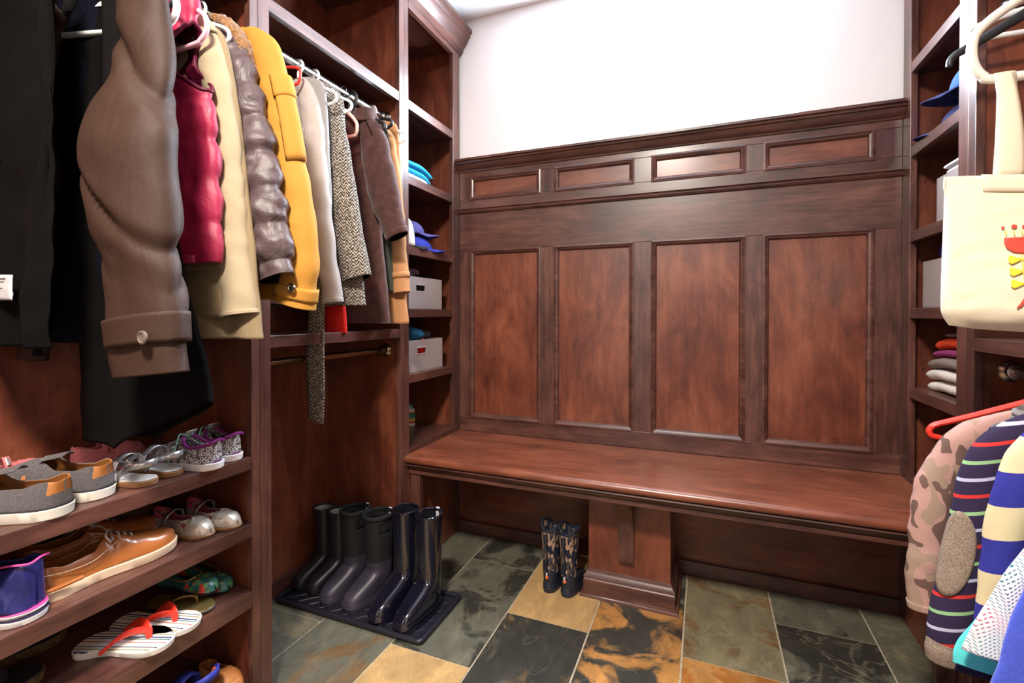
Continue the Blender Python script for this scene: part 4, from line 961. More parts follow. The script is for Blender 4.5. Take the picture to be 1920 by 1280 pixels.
INS = fabric('grey_boot_lining', (.30, .28, .26), 500, .2, .9)
GBT = 'rubber boots on the tray'
boot('tall glossy black boot at the right end of the tray', -.895, 1.495, .0075, R(-98), .205, .335, .088, GLOSS, shaft=.043, group=GBT, inside=BLACK, flare=1.08, pull='back')
boot('tall glossy black boot, second from the right end of the tray', -.995, 1.498, .0075, R(-100), .205, .335, .088, GLOSS, shaft=.043, group=GBT, inside=BLACK, flare=1.08)
boot('wide black boot with carry handles, nearer the glossy pair', -1.105, 1.500, .0075, R(-108), .190, .300, .090, WORN, shaft=.046, group=GBT, handle=True, inside=INS, flare=1.14, topcolor=NEO, band=.46, rim=.006, pull='back')
boot('wide black boot with carry handles, nearer the plain pair', -1.214, 1.502, .0075, R(-106), .190, .300, .088, WORN, shaft=.046, group=GBT, handle=True, inside=INS, flare=1.14, topcolor=NEO, band=.46, rim=.006, pull='back')
boot('plain small black boot beside the handled boots', -1.308, 1.505, .0075, R(-108), .165, .275, .072, MATTE, shaft=.034, group=GBT, inside=INS, flare=1.12)
boot('plain small black boot in the rear left corner of the tray', -1.388, 1.508, .0075, R(-106), .165, .275, .072, MATTE, shaft=.034, group=GBT, inside=INS, flare=1.12)
CBT = camo('bark_camouflage_rubber', (.014, .018, .034), (.34, .22, .15), (.08, .06, .05), 62, (1, 1, .4)); CBT.node_tree.nodes['Principled BSDF'].inputs['Roughness'].default_value = .6
NVR = plain('navy_rubber', (.012, .017, .032), .45, namp=.1)
OR = plain('orange_logo', (.75, .16, .03), .5, namp=.05)
for (x, y, hd, lb) in ((-.548, 1.706, 84, 'child camouflage boot on the left of the pair by the bench support'), (-.478, 1.702, 80, 'child camouflage boot touching the bench support')):
    bt = boot(lb, x, y, 0, R(hd), .165, .232, .068, NVR, shaft=.035, group='camouflage boots under the bench', inside=BLACK, flare=1.22, topcolor=CBT, band=.32, rim=.005, scoop=.03)
    up_ = bt.children[0]
    bm = bmesh.new(); box(bm, -.006, -.0018, -.003, .003, .066, .078); obj('logo_flame', bm, PAPER, bt, world=False, bevel=.001)
    bm = bmesh.new(); lathe(bm, [(.0062, 0), (.0062, .003), (.004, .004)], (0, 0, 0), 'x', 16); bm.transform(Matrix.Translation((-.001, 0, .060)) @ Matrix.Rotation(PI, 4, 'Z')); obj('logo_disc', bm, OR, bt, world=False)
    bm = bmesh.new(); tube(bm, [(-.0005, 0, .09), (.0, 0, .14), (.0, 0, .225)], .007, 8, ry=.0022); obj('back_strip', bm, NVR, bt, world=False)
# ================= shoes
def outline(t, W, toe=.55, waist=.12):
    """half width of a shoe plan at t in 0..1 (heel to toe)"""
    heel = min(1, math.sqrt(max(0, 1-(1-min(1, t/.14))**2))); tt = min(1, (1-t)/.26); tip = math.sqrt(max(0, 1-(1-tt)**2))**.85
    mid = .80+.20*math.sin(PI*min(1, max(0, (t-.25)/.9)))-waist*math.exp(-((t-.42)/.16)**2)
    return W/2*mid*heel*tip
def centre(t, W, side): return side*W*.09*math.sin(PI*min(1, t*1.1))*(1 if t > .3 else t/.3)
def sole(parent, L, W, z0, z1, mat, side=1, g=1.0, name='sole', n=40, rock=0, lip=.002, label=None, heelz=0):
    bm = bmesh.new(); ts = [.5-.5*math.cos(PI*k/n) for k in range(n+1)]
    pts = [(t*L*g-(g-1)*L/2, centre(t, W, side)+outline(t, W)*g) for t in ts]+[(t*L*g-(g-1)*L/2, centre(t, W, side)-outline(t, W)*g) for t in ts[-2:0:-1]]
    prev = None
    lv = [(z0, -.0025), (z0+.002, 0), (z1-.0015, lip), (z1, 0)]
    for z, d in lv:
        ring = []
        for x, y in pts:
            r = math.hypot(x-L/2, y) or 1; ring.append(bm.verts.new((x+(x-L/2)/r*d, y+y/r*d, z+rock*max(0, x/L-.6)**2*L+heelz*max(0, .4-x/L))))
        if prev:
            for i in range(len(pts)): bm.faces.new((prev[i], prev[(i+1) % len(pts)], ring[(i+1) % len(pts)], ring[i]))
        else: bm.faces.new(ring[::-1])
        prev = ring
    bm.faces.new(prev); return obj(name, bm, mat, parent, world=False, angle=35, label=label)
def upper(parent, L, W, zs, prof, opn, mat, side=1, inner=None, thick=.0025, name='upper', nt=64, na=40, box_=.55, colour=None, mats=None, wr=.001, seed=0):
    """prof: [(t, height)], opn: [(t, fraction of the arch cut away)]"""
    def lut(tab, t):
        for (a, x), (b2, y) in zip(tab, tab[1:]):
            if t <= b2:
                u = (t-a)/(b2-a) if b2 > a else 0; u = u*u*(3-2*u); return x+(y-x)*u
        return tab[-1][1]
    bm = bmesh.new(); g2 = []
    for j in range(nt+1):
        t = .5-.5*math.cos(PI*(.012+.976*j/nt)); w2 = outline(t, W)*.985; h = lut(prof, t); o = lut(opn, t); cy = centre(t, W, side); row = []
        endf = math.sin(PI*min(1, max(0, t/.035))*.5) if t < .035 else 1
        for i in range(na+1):
            a = PI*i/na; c = math.cos(a)
            if o > .01:
                lim = o        # two side walls, rim where |cos| = lim
                u = i/na
                if u < .5: q = u*2; c = 1-(1-lim)*q
                else: q = (1-u)*2; c = -(1-(1-lim)*q)
                s = math.sqrt(max(0, 1-c*c))/math.sqrt(max(1e-6, 1-lim*lim)) if lim < .999 else q
                zf = q**.9; yy = c
                yy = math.copysign(1-(1-lim)*q**2.2, c)
            else:
                yy = math.copysign(abs(c)**box_, c); zf = math.sin(a)**(.75)
            v = Vector((t*L+.004*(1-endf), cy+w2*yy*(1-.06*zf), zs+(h)*zf)); v += Vector((0, 1, 1))*wr*N3(v, 40, seed); row.append(bm.verts.new(v))
        g2.append((row, o, t))
    for (A, oa, ta), (B, ob, tb2) in zip(g2, g2[1:]):
        for i in range(na):
            if (i == na//2-0 and False): continue
            if oa > .01 and ob > .01 and na//2 <= i < na//2+1 and na % 2: continue
            if oa > .01 and i in (na//2-1, na//2) and (ob > .01) and abs(A[i].co.y-A[i+1].co.y) > .012: continue
            f = bm.faces.new((A[i+1], B[i+1], B[i], A[i]))
            if colour:
                cc = (A[i].co+B[i+1].co)/2; f.material_index = colour((ta+tb2)/2, cc.z-zs, 1 if i < na/2 else -1)
    # close the heel
    A = g2[0][0]
    try: bm.faces.new(A)
    except Exception: pass
    ml = mats or [mat]
    o = obj(name, bm, ml, parent, world=False, solid=-thick, angle=60); return o
def lace(parent, pts, mat, r=.0018, name='lace', ry=.0009):
    bm = bmesh.new(); tube(bm, smoothpts(pts, max(10, len(pts)*7)), r, 6, ry=ry); return obj(name, bm, mat, parent, world=False)
def band(parent, pts, w, mat, name='strap', thick=.0018, axis=(1, 0, 0), n=30):
    """flat strap following points, its width along an axis"""
    q = [Vector(p) for p in smoothpts(pts, n)]; A = Vector(axis).normalized()*w/2; bm = bmesh.new()
    a = [bm.verts.new(p-A) for p in q]; b2 = [bm.verts.new(p+A) for p in q]
    for i in range(len(q)-1): bm.faces.new((a[i], a[i+1], b2[i+1], b2[i]))
    return obj(name, bm, mat, parent, world=False, solid=thick, angle=60)
def shoe_root(name, label, cat, x, y, z, deg, group): return thing(name, label, cat, (x, y, z+.0005), R(deg), group)
GS1, GS2, GS3 = 'shoes on the top shoe shelf', 'shoes on the middle shoe shelf', 'shoes on the lower shoe shelf'
ZA, ZB, ZC = .674, .498, .320
GSU = fabric('grey_suede', (.085, .075, .078), 300, .2, .95, sheen=.2, wr=.15)
TLE = plain('tan_leather', (.36, .135, .035), .5, namp=.1, nscale=15)
RUB = plain('off_white_rubber', (.62, .58, .50), .5, namp=.05)
DRK = fabric('dark_shoe_lining', (.02, .018, .02), 500, .2, .9)
def eyelets(t, L, W, h, z0, mat, lm, side, ts=(.34, .42, .50), r=.0016):
    for k, u in enumerate(ts):
        w2 = W*.17; zz = z0+h-.012*k
        lace(t, [(u*L, -w2, zz-.003), (u*L+.004, 0, zz+.004), (u*L, w2, zz-.003)], lm, r)
# grey suede sneakers with tan heel tabs
def grey_sneaker(label, x, y, deg, side):
    t = shoe_root('sneaker', label, 'sneaker', x, y, ZA, deg, GS1); L, W = .275, .095
    sole(t, L, W, 0, .020, RUB, side, 1.01); sole(t, L, W, .0205, .0225, DRK, side, 1.0, name='sole_line')
    upper(t, L, W, .021, [(0, .046), (.08, .050), (.2, .040), (.33, .040), (.45, .058), (.55, .055), (.75, .038), (.9, .030), (1, .016)], [(0, .84), (.05, .80), (.15, .74), (.3, .68), (.42, .5), (.48, .30), (.5, .0), (1, 0)], GSU, side, mats=[GSU, TLE], colour=lambda u, z, sd: 1 if (u < .055 and z > .024) or (.46 < u < .62 and z < .024+.012*math.sin(u*90)) else 0)
    sole(t, L*.8, W*.78, .022, .024, DRK, side, 1.0, name='insole')
    band(t, [(.37*L, -.016, .083), (.36*L, 0, .090), (.37*L, .016, .083)], .045, GSU, 'tongue', axis=(1, 0, -.2))
    return t
grey_sneaker('grey suede sneaker with tan heel tab at the far left', -1.105, .515, 207, 1)
grey_sneaker('grey suede sneaker with tan heel tab, beside the silver sandals', -1.135, .600, 207, -1)
# silver child sandals
SIL = plain('silver_leather', (.55, .55, .56), .25, .7, namp=.08, nscale=30)
SILW = plain('pale_insole', (.66, .60, .54), .6, namp=.08)
TSO = plain('tan_sole', (.30, .15, .06), .7, namp=.1)
def silver_sandal(label, x, y, deg, side):
    t = shoe_root('sandal', label, 'sandal', x, y, ZA, deg, GS1); L, W = .175, .062
    sole(t, L, W, 0, .013, TSO, side); sole(t, L, W, .0135, .0155, SILW, side, .96, name='insole')
    ring = [(.03*L, -.026, .016), (.0*L-.001, -.012, .032), (-.003, 0, .036), (0, .012, .032), (.03*L, .026, .016)]
    band(t, [(.34*L, -.031, .020), (.22*L, -.031, .042), (.07*L, -.022, .048), (.01*L, 0, .049), (.07*L, .022, .048), (.22*L, .031, .042), (.34*L, .031, .020)], .016, SIL, 'heel_strap', axis=(0, 0, 1))
    band(t, [(.42*L, -.035, .018), (.40*L, -.028, .052), (.40*L, 0, .066), (.40*L, .028, .052), (.42*L, .035, .018)], .018, SIL, 'ankle_strap')
    upper(t, L, W, .014, [(0, .02), (.55, .03), (.7, .034), (.9, .026), (1, .014)], [(0, .999), (.55, .999), (.60, .0), (1, 0)], SIL, side, mats=[SIL], name='toe_upper', wr=0) if False else None
    band(t, [(.70*L, -.037, .016), (.68*L, -.026, .036), (.68*L, 0, .044), (.68*L, .026, .036), (.70*L, .037, .016)], .030, SIL, 'toe_strap')
    return t
silver_sandal('silver strapped child sandal beside the grey suede sneaker', -1.118, .672, 190, 1)
silver_sandal('silver strapped child sandal beside the honeycomb sneaker', -1.128, .734, 188, -1)
# honeycomb sneakers
m, nt, b = new('grey_honeycomb_mesh', .7, .3)
vo = nd(nt, 'ShaderNodeTexVoronoi', Scale=120.0); nt.links.new(coords(nt, (1, 1, 1)), vo.inputs['Vector'])
nt.links.new(ramp(nt, vo.outputs['Distance'], [(0, (.10, .085, .08)), (.28, (.10, .085, .08)), (.36, (.60, .57, .56)), (.50, (.58, .55, .54)), (.58, (.10, .085, .08))]), b.inputs['Base Color']); HNY = m
PURP = fabric('purple_lining', (.16, .015, .12), 500, .2, .9); MINT = plain('mint_lace', (.16, .42, .33), .7)
WSOL = plain('white_sneaker_sole', (.72, .69, .67), .5, namp=.03)
def honey(label, x, y, deg, side):
    t = shoe_root('sneaker', label, 'sneaker', x, y, ZA, deg, GS1); L, W = .215, .074
    sole(t, L, W, 0, .017, WSOL, side, 1.04)
    u_ = upper(t, L, W, .016, [(0, .048), (.06, .052), (.18, .040), (.3, .038), (.42, .052), (.55, .045), (.75, .033), (.9, .026), (1, .014)], [(0, .82), (.05, .78), (.15, .74), (.3, .66), (.40, .45), (.44, .25), (.46, 0), (1, 0)], HNY, side)
    sole(t, L*.75, W*.75, .017, .019, PURP, side, name='insole')
    lace(t, [(.02*L, -.022, .064), (-.002, 0, .070), (.02*L, .022, .064), (.12*L, .030, .058), (.28*L, .028, .054), (.40*L, .018, .068), (.44*L, 0, .078), (.40*L, -.018, .068), (.28*L, -.028, .054), (.12*L, -.030, .058), (.02*L, -.022, .064)], PURP, .004, 'collar_trim', ry=.004)
    band(t, [(.36*L, 0, .088), (.40*L, 0, .080), (.47*L, 0, .064)], .028, PLN, 'tongue', axis=(0, 1, 0))
    lace(t, [(-.0045, 0, .045), (-.0035, 0, .060), (-.001, 0, .070)], PAPER, .0045, 'heel_tab')
    for k, (u, h) in enumerate(((.42, .072), (.48, .066), (.54, .061))): lace(t, [(u*L, -.020, h-.008), (u*L, 0, h+.003), (u*L, .020, h-.008)], MINT, .0016)
    lace(t, [(.40*L, .006, .076), (.36*L, .035, .085), (.34*L, .052, .050), (.40*L, .060, .018), (.30*L, .064, .006)], MINT, .0014)
    lace(t, [(.40*L, -.006, .076), (.46*L, -.030, .082), (.60*L, -.045, .050), (.70*L, -.045, .01)], MINT, .0014)
    return t
PLN = plain('pale_grey_lining', (.42, .39, .36), .8)
honey('grey honeycomb sneaker with purple collar, the nearer of the two', -1.092, .803, 187, 1)
honey('grey honeycomb sneaker with purple collar against the closet post', -1.110, .867, 183, -1)
# pink child shoes at the back
PNK = fabric('coral_pink_suede', (.45, .13, .13), 300, .2, .9)
def pink(label, x, y, deg, side, z=ZA, mat=None, grp=GS1, L=.15, name='child_shoe', strap=True):
    t = shoe_root(name, label, 'child shoe', x, y, z, deg, grp); W = .062; mm = mat or PNK
    sole(t, L, W, 0, .014, DRK, side, 1.02)
    upper(t, L, W, .013, [(0, .046), (.1, .044), (.3, .036), (.5, .044), (.65, .044), (.9, .032), (1, .016)], [(0, .84), (.1, .8), (.3, .72), (.45, .5), (.5, .3), (.53, 0), (1, 0)], mm, side)
    if strap:
        band(t, [(.42*L, -.028, .040), (.40*L, 0, .072), (.42*L, .028, .040)], .012, mm)
        lace(t, [(.41*L, -.022, .058), (.40*L, -.010, .071)], SIL, .003, 'buckle')
    return t
pink('coral pink child shoe at the far left behind the grey sneaker', -1.385, .475, 80, 1)
pink('coral pink child shoe under the black coat hem', -1.385, .650, 80, -1)
# tan leather lace-ups on the middle shelf
TANL = plain('cognac_leather', (.36, .115, .028), .34, namp=.08, nscale=12, coat=.3)
TINS = fabric('brown_shoe_lining', (.10, .055, .035), 500, .2, .9); CSO = plain('cream_shoe_sole', (.66, .50, .34), .5, namp=.04); LAC = plain('grey_lace', (.42, .38, .36), .8)
def tan_shoe(label, x, y, deg, side):
    t = shoe_root('lace_up_shoe', label, 'shoe', x, y, ZB, deg, GS2); L, W = .258, .090
    sole(t, L, W, 0, .020, CSO, side, 1.02, rock=.12)
    up_ = upper(t, L, W, .019, [(0, .044), (.06, .047), (.2, .038), (.36, .040), (.46, .060), (.56, .056), (.66, .043), (.85, .032), (.95, .028), (1, .020)], [(0, .84), (.05, .80), (.2, .76), (.36, .68), (.44, .45), (.48, .28), (.51, 0), (1, 0)], TANL, side)
    sole(t, L*.8, W*.78, .021, .023, TINS, side, name='insole')
    for s in (-1, 1): lace(t, [(.03*L, s*.034, .057), (.15*L, s*.036, .051), (.32*L, s*.035, .050), (.44*L, s*.030, .062), (.52*L, s*.022, .068)], CSO, .0007, 'stitching', ry=.0007)
    lace(t, [(-.002, -.010, .028), (.004, -.036, .028), (.10*L, -.0425, .029), (.25*L, -.042, .030)], TANL, .003, 'heel_guard', ry=.004)
    band(t, [(.36*L, 0, .098), (.42*L, 0, .092), (.52*L, 0, .076)], .040, TANL, 'tongue', axis=(0, 1, 0))
    for k, (u, h) in enumerate(((.49, .083), (.54, .078), (.59, .071), (.64, .064))): lace(t, [(u*L, -.020+.001*k, h-.010), (u*L+.004, 0, h+.002), (u*L, .020-.001*k, h-.010)], LAC, .0024)
    for s in (-1, 1): lace(t, [(.50*L, 0, .086), (.46*L, s*.018, .098), (.42*L, s*.030, .090), (.46*L, s*.030, .074), (.50*L, s*.006, .086)], LAC, .0020, 'bow')
    return t
tan_shoe('cognac leather lace-up shoe at the front of the middle shelf', -1.185, .492, 88, 1)
tan_shoe('cognac leather lace-up shoe behind its twin', -1.300, .520, 88, -1)
# navy high-top
NVL = plain('shiny_navy_leather', (.018, .020, .12), .3, namp=.3, nscale=25, coat=.2); MGT = plain('magenta_trim', (.50, .04, .22), .6); PKL = fabric('red_pink_lining', (.32, .02, .04), 500, .2, .9)
t = shoe_root('high_top_sneaker', 'shiny navy high-top sneaker with side zip and striped white sole', 'sneaker', -1.118, .478, ZB, 205, GS2); L, W = .21, .080
sole(t, L, W, 0, .012, WSOL, 1, 1.03); sole(t, L, W, .0125, .0145, NVC, 1, 1.035, name='sole_stripe'); sole(t, L, W, .015, .022, WSOL, 1, 1.02, name='upper_sole'); sole(t, L, W, .0225, .0245, MGT, 1, 1.02, name='sole_stripe')
upper(t, L, W, .023, [(0, .082), (.1, .085), (.25, .078), (.42, .080), (.5, .066), (.65, .045), (.9, .034), (1, .018)], [(0, .80), (.1, .76), (.3, .66), (.42, .4), (.46, .2), (.48, 0), (1, 0)], NVL, 1, wr=.004)
lace(t, [(.0, -.02, .108), (-.003, 0, .111), (.0, .02, .108), (.12*L, .031, .110), (.28*L, .029, .103), (.38*L, .02, .104)], MGT, .0022, 'collar_trim', ry=.002)
lace(t, [(.30*L, .0345, .040), (.26*L, .0345, .07), (.2*L, .033, .100)], METAL, .0028, 'zip'); lace(t, [(.12*L, 0, .06), (.3*L, 0, .06)], PKL, .028, 'lining', ry=.03)
# patent mary janes, toes outward
CHM = plain('champagne_glitter', (.60, .52, .42), .25, .25, namp=.35, nscale=400, coat=.4); SLV = plain('silver_strap_leather', (.32, .29, .29), .35, .5, namp=.1); RSE = fabric('rose_lining', (.30, .05, .07), 500, .2, .85)
def mj(label, x, y, deg, side):
    t = shoe_root('mary_jane_shoe', label, 'child shoe', x, y, ZB, deg, GS2); L, W = .165, .060
    sole(t, L, W, 0, .009, TSO, side, 1.01)
    upper(t, L, W, .008, [(0, .040), (.1, .038), (.3, .030), (.5, .030), (.7, .034), (.85, .031), (1, .016)], [(0, .84), (.1, .8), (.3, .78), (.55, .7), (.62, .4), (.66, 0), (1, 0)], CHM, side, mats=[CHM, SLV], colour=lambda u, z, sd: 0 if u > .45 else 1)
    sole(t, L*.8, W*.85, .010, .012, RSE, side, name='insole'); upper(t, L*.97, W*.90, .010, [(0, .052), (.1, .046), (.3, .027), (.6, .024), (1, .01)], [(0, .85), (.6, .85), (1, .85)], RSE, side, name='lining') 
    band(t, [(.30*L, -.030, .026), (.34*L, -.022, .050), (.36*L, 0, .060), (.34*L, .022, .050), (.30*L, .030, .026)], .010, SLV)
    for k in range(5):
        bm = bmesh.new(); lathe(bm, [(0, -.003), (.0038, -.001), (.0038, .001), (0, .003)], (.70*L+.004*math.cos(k*1.3), -.010+.005*k, .0425-.0006*(k-2)**2), 'z', 10); obj('bow_bead', bm, CHM, t, world=False)
    return t
mj('champagne glitter mary jane, toe touching the cognac shoe side', -1.292, .783, 10, 1)
mj('champagne glitter mary jane nearest the closet post', -1.275, .856, 5, -1)
BRL = plain('dark_brown_leather', (.13, .06, .025), .45, namp=.15)
pink('dark brown slip-on shoe at the back of the middle shelf', -1.420, .640, 88, 1, ZB, BRL, GS2, .22, 'slip_on_shoe', False)
pink('maroon shoe behind the navy high-top', -1.395, .455, 88, 1, ZB, fabric('maroon_suede', (.16, .012, .03), 300, .2, .9), GS2, .15, 'slip_on_shoe', False)
# flip-flops and sandals on the lower shelf
m, nt, b = new('striped_footbed', .6, .3)
tc = nt.nodes.new('ShaderNodeTexCoord'); s_ = nt.nodes.new('ShaderNodeSeparateXYZ'); nt.links.new(tc.outputs['Object'], s_.inputs[0])
f = mth(nt, 'FRACT', mth(nt, 'ADD', mth(nt, 'DIVIDE', mth(nt, 'ADD', s_.outputs[1], mth(nt, 'MULTIPLY', s_.outputs[0], .12)), .050), 10))
Wt = (.78, .74, .68)
nt.links.new(ramp(nt, f, [(0, Wt), (.10, (.60, .05, .03)), (.15, Wt), (.30, (.05, .14, .12)), (.36, Wt), (.42, (.02, .02, .10)), (.50, Wt), (.62, (.30, .27, .14)), (.70, Wt), (.80, (.02, .02, .04)), (.85, Wt)], 'CONSTANT'), b.inputs['Base Color']); FBD = m
REDR = plain('red_rubber', (.78, .035, .015), .4, namp=.05)
def flip(label, x, y, deg, side, z=ZC, L=.190, W=.088, bed=None, sm_=None, st=None, name='flip_flop', thin=.014, jew=False, r=.0065):
    t = shoe_root(name, label, 'sandal' if name == 'sandal' else 'flip-flop', x, y, z, deg, GS3)
    sole(t, L, W, 0, thin, sm_ or plain('pale_foam', (.70, .66, .60), .7, namp=.04), side, 1.0); sole(t, L, W, thin+.0003, thin+.002, bed or FBD, side, .97, name='footbed')
    px = .74*L; cy = centre(.74, W, side)
    for s in (-1, 1):
        q = smoothpts([(px, cy, thin), (px-.004, cy+s*.002, thin+.020), (.60*L, cy+s*.016, thin+.026), (.48*L, cy+s*.028, thin+.018), (.36*L, s*W*.42, thin)], 24)
        bm = bmesh.new(); tube(bm, q, [r*(.7+1.1*math.sin(PI*min(1, k/20))) for k in range(25)], 8, ry=[r*.5]*25); obj('thong_strap', bm, st or REDR, t, world=False)
    return t
flip('striped flip-flop with red straps, nearer the shelf edge on the left', -1.255, .600, 28, 1)
flip('striped flip-flop with red straps beside the gold sandal', -1.270, .680, 22, -1)
GLD = plain('gold_leather', (.28, .17, .05), .35, .6, namp=.15); GDF = plain('gold_footbed', (.14, .10, .03), .5, .3, namp=.15)
flip('flat gold thong sandal under the green jewelled flats', -1.290, .765, 14, 1, L=.175, W=.066, bed=GDF, sm_=plain('dark_sole', (.05, .03, .02), .6), st=GLD, name='sandal', thin=.008, r=.0025)
m, nt, b = new('green_jewelled_toe', .3, .5)
vo = nd(nt, 'ShaderNodeTexVoronoi', Scale=85.0); vo.distance = 'CHEBYCHEV'; nt.links.new(coords(nt), vo.inputs['Vector'])
sx = nt.nodes.new('ShaderNodeSeparateColor'); nt.links.new(vo.outputs['Color'], sx.inputs[0])
nt.links.new(ramp(nt, sx.outputs[0], [(0, (.02, .14, .12)), (.40, (.62, .06, .03)), (.62, (.05, .22, .17)), (.85, (.14, .34, .12))], 'CONSTANT'), b.inputs['Base Color']); JWL = m
TEAL = fabric('dark_teal_suede', (.015, .075, .065), 300, .2, .8)
def green(label, x, y, deg, side, dz=0):
    t = shoe_root('ballet_flat', label, 'shoe', x, y, ZC+dz, deg, GS3); L, W = .19, .066
    sole(t, L, W, 0, .007, DRK, side)
    upper(t, L, W, .006, [(0, .034), (.1, .034), (.3, .027), (.55, .022), (.75, .028), (.9, .024), (1, .012)], [(0, .84), (.1, .8), (.3, .8), (.60, .72), (.66, .4), (.70, 0), (1, 0)], TEAL, side, mats=[TEAL, JWL], colour=lambda u, z, sd: 1 if u > .60 else 0)
    lace(t, [(.02*L, -.02, .040), (0, 0, .042), (.02*L, .02, .040), (.3*L, .028, .034), (.58*L, .026, .029), (.69*L, .012, .034), (.70*L, 0, .036), (.69*L, -.012, .034), (.58*L, -.026, .029), (.3*L, -.028, .034), (.02*L, -.02, .040)], GLD, .0020, 'gold_piping', ry=.002)
    return t
green('green flat with jewelled toe, the nearer one', -1.338, .818, 6, 1, .022); green('green flat with jewelled toe against the closet side', -1.325, .878, 2, -1) if False else green('green flat with jewelled toe against the closet side', -1.345, .880, 0, -1)
WOV = fabric('woven_olive_leather', (.12, .08, .035), 200, .4, .8)
flip('dark woven sandal under the middle shelf, left of the striped flip-flops', -1.375, .400, 84, 1, L=.225, W=.082, bed=DRK, sm_=WOV, st=DRK, name='sandal', thin=.020)
flip('dark woven sandal lowest at the left edge', -1.285, .315, 78, -1, L=.225, W=.082, bed=DRK, sm_=WOV, st=DRK, name='sandal', thin=.020)
# blue strap sandal at the bottom
BST = plain('blue_webbing', (.02, .03, .28), .55, namp=.1); ORL = plain('orange_lining', (.80, .14, .02), .6)
t = shoe_root('sandal', 'blue strapped sandal with orange lining on the closet bottom', 'sandal', -1.105, .800, .062, 190, GS3); L, W = .20, .085
sole(t, L, W, 0, .022, BST, 1); sole(t, L, W, .0225, .024, DRK, 1, .95, name='insole')
band(t, [(.35*L, -.040, .024), (.20*L, -.042, .085), (.04*L, -.024, .105), (0, 0, .108), (.04*L, .024, .105), (.20*L, .042, .085), (.35*L, .040, .024)], .020, BST, 'heel_strap', .004, (0, .0, 1))
band(t, [(.33*L, -.036, .024), (.20*L, -.036, .083), (.06*L, -.020, .100), (.025*L, 0, .102), (.06*L, .020, .100), (.20*L, .036, .083), (.33*L, .036, .024)], .016, ORL, 'heel_lining', .002, (0, .0, 1))
band(t, [(.50*L, -.042, .02), (.45*L, -.034, .075), (.44*L, 0, .092), (.45*L, .034, .075), (.50*L, .042, .02)], .028, BST, 'ankle_strap', .004)
pink('small tan shoe on the closet bottom by the post', -1.245, .868, 0, 1, .062, TLE, GS3, .14, 'slip_on_shoe', False)

# ================= things on the corner shelves
def rbox(bm, x0, x1, y0, y1, z0, z1): box(bm, x0, x1, y0, y1, z0, z1)
def bin_(label, s, xf, xb, y0, y1, z0, h, hy, group, content=None):
    """open cloth bin; its front face (towards the room) has a handle slot"""
    t = thing('storage_bin', label, 'storage bin', ((xf+xb)/2, (y0+y1)/2, z0), group=group)
    th = .004; a, b2 = min(xf, xb), max(xf, xb); z1 = z0+h
    bm = bmesh.new(); box(bm, a, b2, y0, y0+th, z0, z1); box(bm, a, b2, y1-th, y1, z0, z1); box(bm, a, b2, y0, y1, z0+.0005, z0+th)
    box(bm, min(xb, xb+s*th), max(xb, xb+s*th), y0, y1, z0, z1); obj('bin_body', bm, GREY_BIN, t, smooth=False, bevel=.0012)
    fa, fb = min(xf, xf-s*th), max(xf, xf-s*th); sw, sh = .034, .0135; zc = z0+h*.66
    bm = bmesh.new(); box(bm, fa, fb, y0, hy-sw, z0, z1); box(bm, fa, fb, hy+sw, y1, z0, z1); box(bm, fa, fb, hy-sw, hy+sw, z0, zc-sh); box(bm, fa, fb, hy-sw, hy+sw, zc+sh, z1)
    fr = obj('front_panel', bm, GREY_BIN, t, smooth=False)
    bm = bmesh.new(); xx = xf+s*.0008; tube(bm, [(xx, hy-sw, zc-sh), (xx, hy+sw, zc-sh), (xx, hy+sw, zc+sh), (xx, hy-sw, zc+sh)], .0018, 6, closed=True); obj('handle_trim', bm, plain('pale_trim', (.55, .50, .46), .6), fr)
    return t
GB2 = 'taupe cloth bins on the corner shelves'
bin_('taupe cloth bin with dark scarves, upper of the two left of the bench', 1, -1.128, -1.45, 1.645, 1.925, 1.0685, .135, 1.748, GB2)
bin_('taupe cloth bin with red in its slot, lower one left of the bench', 1, -1.128, -1.45, 1.648, 1.930, .8025, .135, 1.755, GB2)
bin_('taupe cloth bin half hidden by the tote strap, upper right tower', -1, .665, .96, 1.660, 1.880, 1.3225, .145, 1.70, GB2)
bin_('taupe cloth bin beside the tote bag, right tower', -1, .662, .96, 1.660, 1.968, 1.0685, .150, 1.79, GB2)
def lump(name, label, cat, c, r, mat, seed=0, amp=.3, n=28, sc=9, group=None, flat=.2, rot=0):
    """soft crumpled cloth thing with a shape of its own"""
    t = thing(name, label, cat, (c[0], c[1], c[2]-r[2]*.8), rot, group)
    bm = bmesh.new(); bmesh.ops.create_uvsphere(bm, u_segments=n*2, v_segments=n, radius=1)
    for v in bm.verts:
        p = v.co.copy(); k = 1+amp*N3(p*.12, sc, seed)+amp*.5*N3(p*.12, sc*2.2, seed+4); q = Vector((p.x*r[0]*k, p.y*r[1]*k, p.z*r[2]*k)); q.z = max(q.z, -r[2]*.8); v.co = q+Vector((0, 0, r[2]*.8))
    obj('cloth', bm, mat, t, world=False, angle=80); return t
SCF = stripes('dark_patterned_scarf', 'Y', .02, [(0, (.06, .03, .03)), (.4, (.16, .05, .05)), (.6, (.04, .03, .035))], tilt=('Z', .8))
lump('scarf', 'dark patterned scarf heaped in the upper left bin', 'scarf', (-1.24, 1.74, 1.208), (.085, .085, .048), SCF, 3, .5)
lump('glove', 'black glove lying on the upper left bin', 'glove', (-1.20, 1.87, 1.204), (.05, .045, .022), BLK1, 8, .4)
lump('hat', 'blue wool hat in the lower left bin', 'hat', (-1.215, 1.775, .950), (.075, .065, .045), fabric('teal_blue_wool', (.02, .12, .22), 400, .2, .95), 12, .15)
lump('glove', 'red glove seen through the slot of the lower left bin', 'glove', (-1.168, 1.80, .905), (.03, .045, .040), REDC, 15, .3)
